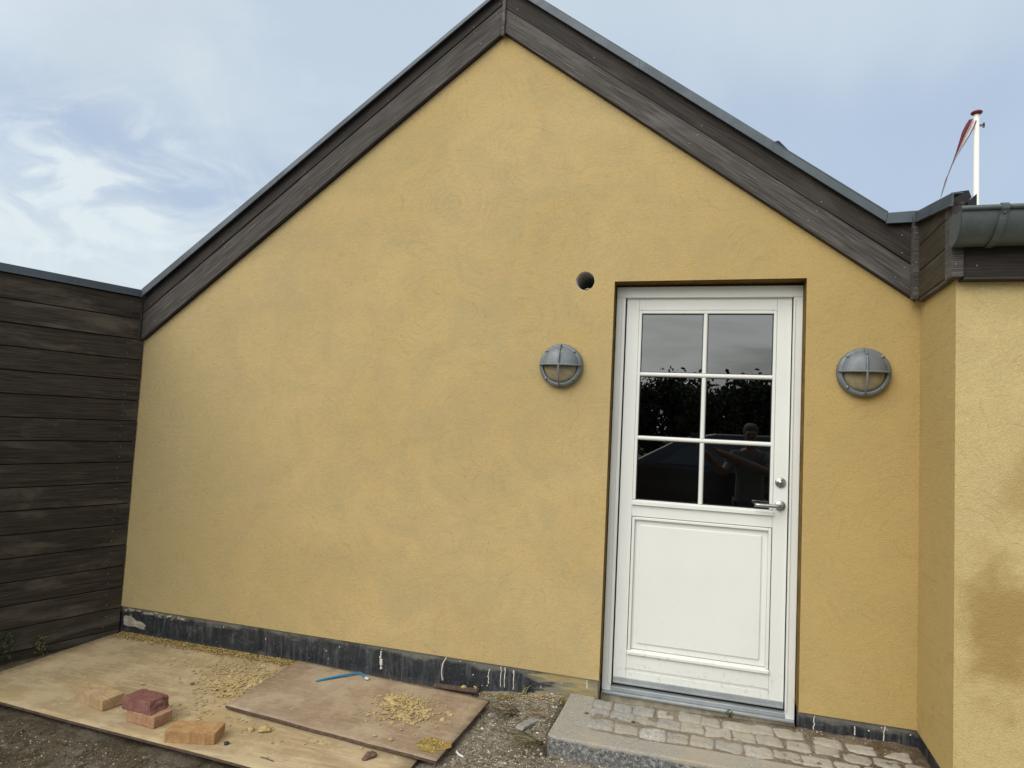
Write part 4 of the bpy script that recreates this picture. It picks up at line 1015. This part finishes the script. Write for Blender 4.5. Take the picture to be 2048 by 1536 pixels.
weed(.225, .0, .075, 40, .022, .009, 'small green weed growing at the foot of the door threshold', h=.04)
weed(-.463, -.235, .079, 12, .012, .006, 'tiny green weed on the inner edge of the granite kerb', M_GRASS, h=.012)
# mortar crumbs and flakes
def flake(rr, r, th):
    m = MB(); n = rr.randint(5, 8); pts = []
    for i in range(n):
        a = 2*pi*i/n+rr.uniform(-.25, .25); q = r*rr.uniform(.6, 1.15); pts.append((q*cos(a), q*sin(a)*.9))
    v = [(x, y, 0) for x, y in pts]+[(x*.86, y*.86, th*rr.uniform(.7, 1.2)) for x, y in pts]+[(0, 0, th*1.15)]
    f = [(i, (i+1) % n, n+(i+1) % n, n+i) for i in range(n)]+[(n+i, n+(i+1) % n, 2*n) for i in range(n)]+[tuple(range(n))[::-1]]
    return v, f
ZA, ZBm = -.0085, .0135
def scatter(m, cx, cy, sx_, sy_, n, rmin, rmax, z, rr, mi=0, heap=0, clip=None):
    for k in range(n):
        x, y = rr.gauss(cx, sx_), rr.gauss(cy, sy_)
        if clip and not clip(x, y): continue
        r = rmin+(rmax-rmin)*rr.random()**2.5; v, f = flake(rr, r, min(r*.3+.0008, .003))
        zz_ = z+heap*math.exp(-((x-cx)/sx_)**2-((y-cy)/sy_)**2)*rr.random()
        T = Matrix.Translation((x, y, zz_)) @ Matrix.Rotation(rr.uniform(-.35, .35)*(1 if heap else .3), 4, 'X') @ Matrix.Rotation(rr.random()*6.3, 4, 'Z'); m.add(v, f, T, mi=mi, var=.5)
onA = lambda x, y: -3.62 < x < -1.14 and -1.07 < y < -.02 and not (-2.27 < x < -1.0 and y > -.70-.09*(x+2.25))
onB = lambda x, y: -2.22 < x < -1.03 and -.68-.09*(x+2.2) < y < -.06
m = MB(); rr = random.Random(3)
scatter(m, -2.37, -.48, .10, .10, 260, .007, .026, ZA, rr, 0, .008, onA)
scatter(m, -2.42, -.26, .20, .10, 620, .002, .014, ZA, rr, 0, .004, onA)
scatter(m, -2.6, -.3, .4, .22, 420, .0012, .006, ZA, rr, 0, 0, onA)
scatter(m, -2.1, -.80, .25, .06, 80, .004, .017, ZA, rr, 0, 0, onA)
for k in range(5200):      # drift of droppings along the plinth
    x = rr.uniform(-3.6, -2.2); y = -.012-abs(rr.gauss(0, .034)); r = rr.uniform(.002, .007); tet(m, (x, y, ZA+r*.6+.010*math.exp(-abs(y+.02)/.02)*rr.random()), r, k, 1 if rr.random() < .7 else 0)
tag(m.build('mortar_crumbs', [M_FLAKE, M_FLAKE_D]), kind='stuff', label='yellow mortar crumbs scattered on the pale plywood sheet', cat='mortar crumbs')
m = MB()
scatter(m, -1.42, -.32, .065, .045, 650, .002, .012, ZBm, rr, 0, .012, onB)
scatter(m, -1.34, -.44, .08, .06, 240, .004, .019, ZBm, rr, 0, .008, onB)
scatter(m, -1.25, -.42, .20, .15, 300, .001, .006, ZBm, rr, 0, 0, onB)
scatter(m, -1.5, -.2, .3, .1, 120, .001, .005, ZBm, rr, 0, 0, onB)
tag(m.build('mortar_crumbs', [M_FLAKE, M_FLAKE_D]), kind='stuff', label='yellow mortar crumbs spilled on the smaller brown board', cat='mortar crumbs')
m = MB()
for k in range(500):
    x = rr.uniform(-1.1, -.62); y = -.02-abs(rr.gauss(0, .03)); r = rr.uniform(.002, .006); tet(m, (x, y, gh(x, y)+r*.5+.004), r, k, 1 if x < -.85 and rr.random() < .7 else 0)
tag(m.build('mortar_crumbs', [M_FLAKE, M_FLAKE_D]), kind='stuff', label='yellow and ochre mortar crumbs on the earth below the black plinth', cat='mortar crumbs')
def lump(c, r, z, mat, label, seed, name='mortar_lump', cat='mortar lump', jit=.25, lvl=3):
    m = MB(); m.blob((0, 0, r[2]*.6), r, lvl, jit, seed, rot=Matrix.Rotation(seed, 4, 'Z'), smooth=True)
    for p in range(len(m.v)):
        x, y, zz_ = m.v[p]; q = mn.noise(Vector((x*70, y*70, zz_*70+seed))); m.v[p] = (x*(1+.12*q), y*(1+.12*q), max(zz_*(1+.5*q), .0))
    o = m.build(name, mat); o.location = (c[0], c[1], z); return tag(o, label, cat)
def crumb_heap(cx, cy, rx, ry, h, n, z, mats, label, name, seed, ang=0, rmin=.002, rmax=.009):
    m = MB(); r2 = random.Random(seed); k = 0
    m.blob((0, 0, 0), (rx*.85, ry*.85, h*.8), 3, .4, seed, rot=Matrix.Rotation(ang, 4, 'Z'))
    for i in range(len(m.v)):
        x, y, zz_ = m.v[i]; m.v[i] = (x, y, max(0, zz_*(1+.6*mn.noise(Vector((x*90, y*90, seed))))))
    while k < n:
        a = r2.random()*6.28; q = sqrt(r2.random())*(1+.15*mn.noise(Vector((cos(a)*2, sin(a)*2, seed)))*2); x, y = q*rx*cos(a), q*ry*sin(a); k += 1
        x, y = x*cos(ang)-y*sin(ang), x*sin(ang)+y*cos(ang); r = rmin+(rmax-rmin)*r2.random()**2.5
        tet(m, (x, y, h*(1-q*q)+r*.2), r, k+seed*1000, mi=1 if r2.random() < .35 else 0)
    o = m.build(name, mats); o.location = (cx, cy, z); return tag(o, label, 'mortar heap')
crumb_heap(-1.437, -.315, .075, .055, .022, 900, ZBm, [M_FLAKE, M_FLAKE_D], 'crumbly yellow mortar heap in the middle of the brown board', 'mortar_heap', 2, .2)
lump((-1.355, -.465), (.030, .022, .007), ZBm, M_FLAKE, 'flat yellow mortar flake just in front of the mortar heap', 4.3)
crumb_heap(-1.105, -.672, .072, .060, .004, 900, ZBm, [M_PATCH, M_FLAKE], 'thin ochre mortar patch at the front right corner of the brown board', 'mortar_patch', 5, -.3, .002, .006)
lump((-1.907, -.795), (.030, .022, .010), ZA, M_FLAKE, 'largest yellow mortar flake on the plywood in front of the brown board', 3.3, jit=.4)
lump((-1.968, -.815), (.015, .012, .008), ZA, M_FLAKE, 'small yellow mortar flake left of the largest flake on the plywood', 5.1, jit=.4)
lump((-1.322, -.462), (.013, .011, .006), ZBm, M_FLAKE, 'small yellow flake right of the flat flake on the brown board', 6.4)
lump((-1.25, -.47), (.015, .011, .005), ZBm, M_FLAKE, 'oval yellow flake on the brown board, halfway to its right edge', 7.4)
lump((-1.30, -.70), (.013, .010, .003), ZBm, M_FLAKE, 'round yellow flake near the front edge of the brown board', 8.2)
lump((-1.385, -.695), (.011, .009, .003), ZBm, M_FLAKE, 'leftmost round yellow flake near the front edge of the brown board', 9.2)
lump((-2.83, -.60), (.011, .008, .005), ZA, M_FLAKE, 'single mortar crumb alone on the plywood behind the pale brick', 9.9)
lump((-1.335, -.835), (.036, .017, .012), ZA, M_BRSTONE, 'flat brown stone on the plywood at the front of the brown board', 1.0, 'stone', 'stone', .2)
lump((-1.001, -.77), (.010, .009, .009), -.02, M_SLATE, 'small round grey stone at the corner of the brown board', 2.2, 'stone', 'stone', .1)
lump((-.692, -.70), (.020, .016, .010), -.005, M_SLATE, 'grey stone lying in front of the granite kerb corner', 3.2, 'stone', 'stone', .2)
lump((-1.185, -.030), (.014, .010, .008), .018, M_FLAKE, 'pale mortar lump by the plinth at the back of the brown board, left of two', 3.7)
lump((-1.118, -.022), (.010, .009, .009), .022, M_FLAKE, 'pale mortar lump by the plinth at the back of the brown board, right of two', 4.7)
lump((-2.596, -.499), (.014, .008, .006), ZA, M_BR_R, 'small dark red brick chip on the plywood beside the crumbs', 2.9, 'brick_chip', 'brick chip')
# flat grey stone near the kerb
m = MB(); T = Matrix.Translation((-.742, -.302, .016)) @ Matrix.Rotation(R(69), 4, 'Z') @ Matrix.Rotation(R(4), 4, 'Y'); m.prism([(-.085, -.008), (.075, -.01), (.088, .002), (.06, .008), (-.07, .007)], -.024, .02, T)
o = m.build('stone', M_SLATE, None, .004); tag(o, 'long flat grey stone lying on the grit left of the granite kerb', 'stone')
# bits of rubbish
m = MB(); m.tube([(-.995, -.630, -.012), (-.990, -.655, -.006), (-.972, -.675, -.004), (-.945, -.690, -.004)], .0048, 10); o = m.build('plastic_pipe_piece', M_WHITEPL); tag(o, 'short bent white plastic tube piece on the ground beside the brown board', 'plastic piece')
m = MB(); m.lathe([(.0001, .010), (.008, .010), (.011, .008), (.011, 0)], 20); o = m.build('bottle_cap', M_BLACKPL); o.location = (-1.985, -.965, ZA); o.rotation_euler = (0, 0, 0); tag(o, 'small round black cap beside the orange buff brick', 'cap')
bz = ZBm+.002
ct = thing('plastic_strip', 'bent blue plastic strip with clear end on the brown board', 'plastic strip', (-1.90, -.17, bz))
def ribbon(pts, w, th, name, mat, parent):
    m = MB(); v = []; n = len(pts); o_ = Vector((-1.90, -.17, bz))
    for i, p in enumerate(pts):
        p = Vector(p); d = (Vector(pts[min(i+1, n-1)])-Vector(pts[max(i-1, 0)])).normalized(); s_ = d.cross(Vector((0, 0, 1))).normalized()*w[i]/2
        for q in (p-s_, p+s_, p+s_+Vector((0, 0, th)), p-s_+Vector((0, 0, th))): v.append(tuple(q-o_))
    f = []
    for i in range(n-1):
        for q in range(4): f.append((i*4+q, i*4+(q+1) % 4, (i+1)*4+(q+1) % 4, (i+1)*4+q))
    f += [(0, 1, 2, 3), ((n-1)*4+3, (n-1)*4+2, (n-1)*4+1, (n-1)*4)]
    m.add(v, f); return m.build(name, mat, parent)
ribbon([(-1.975, -.262, bz), (-1.93, -.205, bz+.003), (-1.87, -.140, bz+.006), (-1.808, -.075, bz+.008)], [.014, .018, .018, .013], .004, 'strip', M_BLUE, ct)
ribbon([(-1.808, -.075, bz+.009), (-1.775, -.092, bz+.006), (-1.745, -.118, bz+.002)], [.012, .013, .016], .003, 'strip_fold', M_BLUE, ct)
m = MB(); m.blob((.165, .045, .006), (.022, .013, .006), 2, .1, 1, rot=Matrix.Rotation(R(-40), 4, 'Z'), smooth=True); m.build('clear_end', M_CLEAR, ct)
m = MB(); m.tube([(-1.775, -1.005, ZA+.002), (-1.745, -1.010, ZA+.004), (-1.70, -1.016, ZA+.002)], .0018, 5); m.tube([(-1.745, -1.010, ZA+.004), (-1.735, -1.0, ZA+.006)], .0012, 5); o = m.build('twig', M_STRAW_D); tag(o, 'thin dark twig lying on the plywood near its front edge', 'twig')
m = MB(); m.tube([(-.73, -.68, .0), (-.66, -.76, .008), (-.58, -.86, .004)], .0022, 5); o = m.build('straw_stalk', M_STRAW); tag(o, 'pale dry stalk on the grit in front of the kerb corner', 'stalk')

# ------------------------------------------------------------------ BEHIND THE CAMERA: what the door glass mirrors
def tree_mesh(seed):
    rr = random.Random(seed); mt = MB(); H = 5.2
    mt.tube([(0, 0, -.2), (.05, 0, 1.2), (0, .1, 2.6), (.1, 0, 4)], [.16, .13, .09, .03], 8)
    for k in range(7):
        a = rr.random()*6.28; z = rr.uniform(1.2, 3); mt.tube([(0, 0, z), (cos(a)*.8, sin(a)*.8, z+.6), (cos(a)*1.5, sin(a)*1.5, z+1.1)], [.06, .04, .015], 5)
    ml = MB(); cl_ = [(rr.uniform(-1.5, 1.5), rr.uniform(-1.3, 1.3), rr.uniform(.8, 4.4)) for _ in range(26)]
    for k in range(6500):
        c = Vector(rr.choice(cl_)); c += Vector((rr.gauss(0, .5), rr.gauss(0, .5), rr.gauss(0, .42))); sz = rr.uniform(.09, .20)
        d1 = Vector((rr.uniform(-1, 1), rr.uniform(-1, 1), rr.uniform(-1, 1))).normalized()*sz; d2 = d1.cross(Vector((rr.uniform(-1, 1), rr.uniform(-1, 1), .5))).normalized()*sz*.6
        ml.add([tuple(c-d1), tuple(c+d2), tuple(c+d1), tuple(c-d2)], [(0, 1, 2, 3)], var=.5)
    return mt, ml
M_BARK = simple('bark', (.06, .045, .03), .9, .4, 8); M_FOL = simple('tree_foliage', (.035, .048, .018), .9, .6, 2.5)
lab = 'leafy tree behind the photographer, mirrored in the door glass'
src = []
for s in (1, 2):
    t = thing('tree', lab, 'tree', (0, 0, 0), 0, 'trees mirrored in the door glass'); a, b = tree_mesh(s); a.build('trunk', M_BARK, t); b.build('crown', M_FOL, t); src.append(t)
for i in range(14):
    x = -11+i*2.0; y = -30-(i % 3)*1.8; s = .70+.20*random.random()
    if i < 2: t = src[i]
    else:
        t = src[i % 2].copy(); COL.objects.link(t)
        for c in src[i % 2].children: q = c.copy(); COL.objects.link(q); q.parent = t
    t.location = (x, y, 0); t.rotation_euler = (0, 0, random.random()*6.3); t.scale = (s, s, s*(.95+.3*random.random()))
# parked car
M_CAR = simple('dark_car_paint', (.012, .014, .018), .18, .1, 3, 0, .6); M_CARGLASS = simple('car_glass', (.01, .012, .012), .05, 0, 3, 0, .8); M_TYRE = simple('tyre', (.02, .02, .02), .8); M_RIM = simple('rim', (.4, .4, .4), .35)
car = thing('parked_car', 'dark parked car behind the photographer, mirrored in the door glass', 'car', (.25, -7.2, -.0))
side = [(-2.2, .35), (-2.2, .72), (-2.05, .88), (-1.15, 1.0), (-.45, 1.40), (.1, 1.50), (1.0, 1.50), (1.65, 1.36), (2.1, 1.05), (2.2, .9), (2.2, .35)]
m = MB(); n = len(side); v = []
for y, ins in ((-.86, 0), (-.80, .03), (.80, .03), (.86, 0)):
    for x, z in side:
        k = .16*sst(z, .95, 1.5); yy = y*(1-k); v.append((x*(1-ins*.3), yy, z+(.0 if abs(y) > .85 else .012)))
f = [tuple(range(n))[::-1], tuple(range(3*n, 4*n))]
for q in range(3):
    for i in range(n): f.append((q*n+i, q*n+(i+1) % n, (q+1)*n+(i+1) % n, (q+1)*n+i))
m.add(v, f); m.build('body', M_CAR, car, .03)
for sgn in (-1, 1):
    for pts in ([(-.72, 1.02), (-.30, 1.33), (.38, 1.42), (.38, 1.02)], [(.46, 1.02), (.46, 1.42), (1.0, 1.42), (1.55, 1.28), (1.75, 1.04)]):
        m = MB(); v = [(x, sgn*(.872*(1-.16*sst(z, .95, 1.5))), z) for x, z in pts]; m.add(v+[(x, y-sgn*.01, z) for x, y, z in v], [tuple(range(len(pts))), tuple(range(len(pts), 2*len(pts)))[::-1]]); m.build('side_window', M_CARGLASS, car)
    for wx in (-1.4, 1.35):
        T = Matrix.Translation((wx, sgn*.80, .33)) @ Matrix.Rotation(R(90), 4, 'X')
        m = MB(); m.lathe([(.2, .09), (.31, .09), (.33, .06), (.33, -.06), (.31, -.09), (.2, -.09)], 28, T); w_ = m.build('wheel', M_TYRE, car)
        m = MB(); m.lathe([(.0001, .08), (.06, .085), (.19, .07), (.21, .092)], 20, T); m.lathe([(.0001, -.08), (.06, -.085), (.19, -.07), (.21, -.092)], 20, T); r_o = m.build('rim', M_RIM, w_)
    m = MB(); m.blob((-2.12, sgn*.62, .72), (.08, .16, .07), 2, 0, 0, rot=Matrix(), smooth=True); m.build('headlight', M_CLEAR, car)
# the photographer, seen only as a mirror image
def skinned(name, mat, nodes, edges, parent=None, sub=2):
    me = bpy.data.meshes.new(name); me.from_pydata([q[:3] for q in nodes], edges, []); o = bpy.data.objects.new(name, me); COL.objects.link(o)
    o.modifiers.new('skin', 'SKIN'); 
    if not me.skin_vertices: me.attributes
    lay = me.skin_vertices[0] if me.skin_vertices else None
    if lay is None:
        bpy.context.view_layer.objects.active = o; bpy.ops.mesh.customdata_skin_add(); lay = me.skin_vertices[0]
    for i, q in enumerate(nodes):
        r_ = q[3]; lay.data[i].radius = r_ if isinstance(r_, tuple) else (r_, r_)
    lay.data[0].use_root = True
    s_ = o.modifiers.new('sub', 'SUBSURF'); s_.levels = sub; s_.render_levels = sub
    me.materials.append(mat)
    if parent: o.parent = parent
    return o
M_SKIN = simple('skin', (.10, .06, .045), .6); M_SHIRT = simple('grey_shirt', (.075, .078, .08), .9, .1, 8); M_JEANS = simple('dark_trousers', (.03, .035, .05), .9, .2, 8); M_HAIR = simple('hair', (.05, .035, .02), .7, .3, 40)
px, py = .62, -4.02
pt_ = thing('person', 'person in grey shirt holding up a phone, mirrored faintly in the door glass', 'person', (px+.03, py, -.13))
nd = [(0, 0, .92, (.15, .10)), (0, 0, 1.10, (.135, .095)), (0, 0, 1.28, (.155, .11)), (0, .0, 1.42, (.12, .085)), (0, .01, 1.49, .055), (0, .03, 1.56, .07), (0, .035, 1.64, (.075, .09)), (0, .03, 1.70, (.07, .08)),
      (-.17, .0, 1.40, .055), (-.30, .20, 1.20, .052), (-.50, .36, 1.42, .040), (-.545, .40, 1.455, .030),
      (.17, .0, 1.40, .055), (.20, .24, 1.23, .052), (-.30, .41, 1.42, .040), (-.40, .43, 1.45, .030),
      (-.09, 0, .84, .085), (-.11, .02, .48, .058), (-.12, -.01, .09, .042), (-.125, .14, .045, .035),
      (.09, 0, .84, .085), (.11, .02, .48, .058), (.12, -.01, .09, .042), (.125, .14, .045, .035)]
ed = [(0, 1), (1, 2), (2, 3), (3, 4), (4, 5), (5, 6), (6, 7), (3, 8), (8, 9), (9, 10), (10, 11), (3, 12), (12, 13), (13, 14), (14, 15), (0, 16), (16, 17), (17, 18), (18, 19), (0, 20), (20, 21), (21, 22), (22, 23)]
for hb, sgn in ((11, -1), (15, 1)):
    hx, hy, hz = nd[hb][:3]
    for q in range(4):
        b0 = len(nd); nd.append((hx+.012, hy+.03, hz+.03-.02*q, .009)); nd.append((hx-.01-.015*sgn, hy+.07, hz+.03-.02*q, .008)); nd.append((hx-.035*sgn*.5-.02, hy+.088, hz+.03-.02*q, .007)); ed += [(hb, b0), (b0, b0+1), (b0+1, b0+2)]
    b0 = len(nd); nd.append((hx-.02, hy+.02, hz+.04, .010)); nd.append((hx-.045, hy+.05, hz+.055, .009)); ed += [(hb, b0), (b0, b0+1)]
skinned('body', M_SKIN, nd, ed, pt_)
gr = lambda q, a: tuple(q[:3])+((q[3][0]+a, q[3][1]+a) if isinstance(q[3], tuple) else q[3]+a,)
sh = [gr(nd[i], .022) for i in (0, 1, 2, 3, 8, 12)]; sh.append((-.25, .12, 1.29, .072)); sh.append((.188, .15, 1.315, .072)); sh.append((0, 0, .80, (.175, .12)))
skinned('shirt', M_SHIRT, sh, [(0, 1), (1, 2), (2, 3), (3, 4), (3, 5), (4, 6), (5, 7), (0, 8)], pt_)
tr = [gr(nd[i], .016) for i in (0, 16, 17, 18, 20, 21, 22)]; skinned('trousers', M_JEANS, tr, [(0, 1), (1, 2), (2, 3), (0, 4), (4, 5), (5, 6)], pt_)
m = MB(); m.blob((0, -.012, 1.69), (.082, .095, .092), 3, .06, 3, rot=Matrix(), smooth=True); m.build('hair', M_HAIR, pt_)
for sgn in (-1, 1):
    m = MB(); m.blob((sgn*.03, .118, 1.655), (.012, .006, .007), 2, 0, 0, rot=Matrix(), smooth=True); m.build('eye', M_BLACKPL, pt_)
m = MB(); m.blob((0, .128, 1.625), (.012, .016, .022), 2, 0, 0, rot=Matrix(), smooth=True); m.build('nose', M_SKIN, pt_)
m = MB(); m.box(-.075, .075, -.004, .004, -.036, .036); o = m.build('phone', M_BLACKPL, None, .003); o.location = (.06, -D-.03, 1.47); tag(o, 'dark phone held up by the photographer, mirrored in the door glass', 'phone')
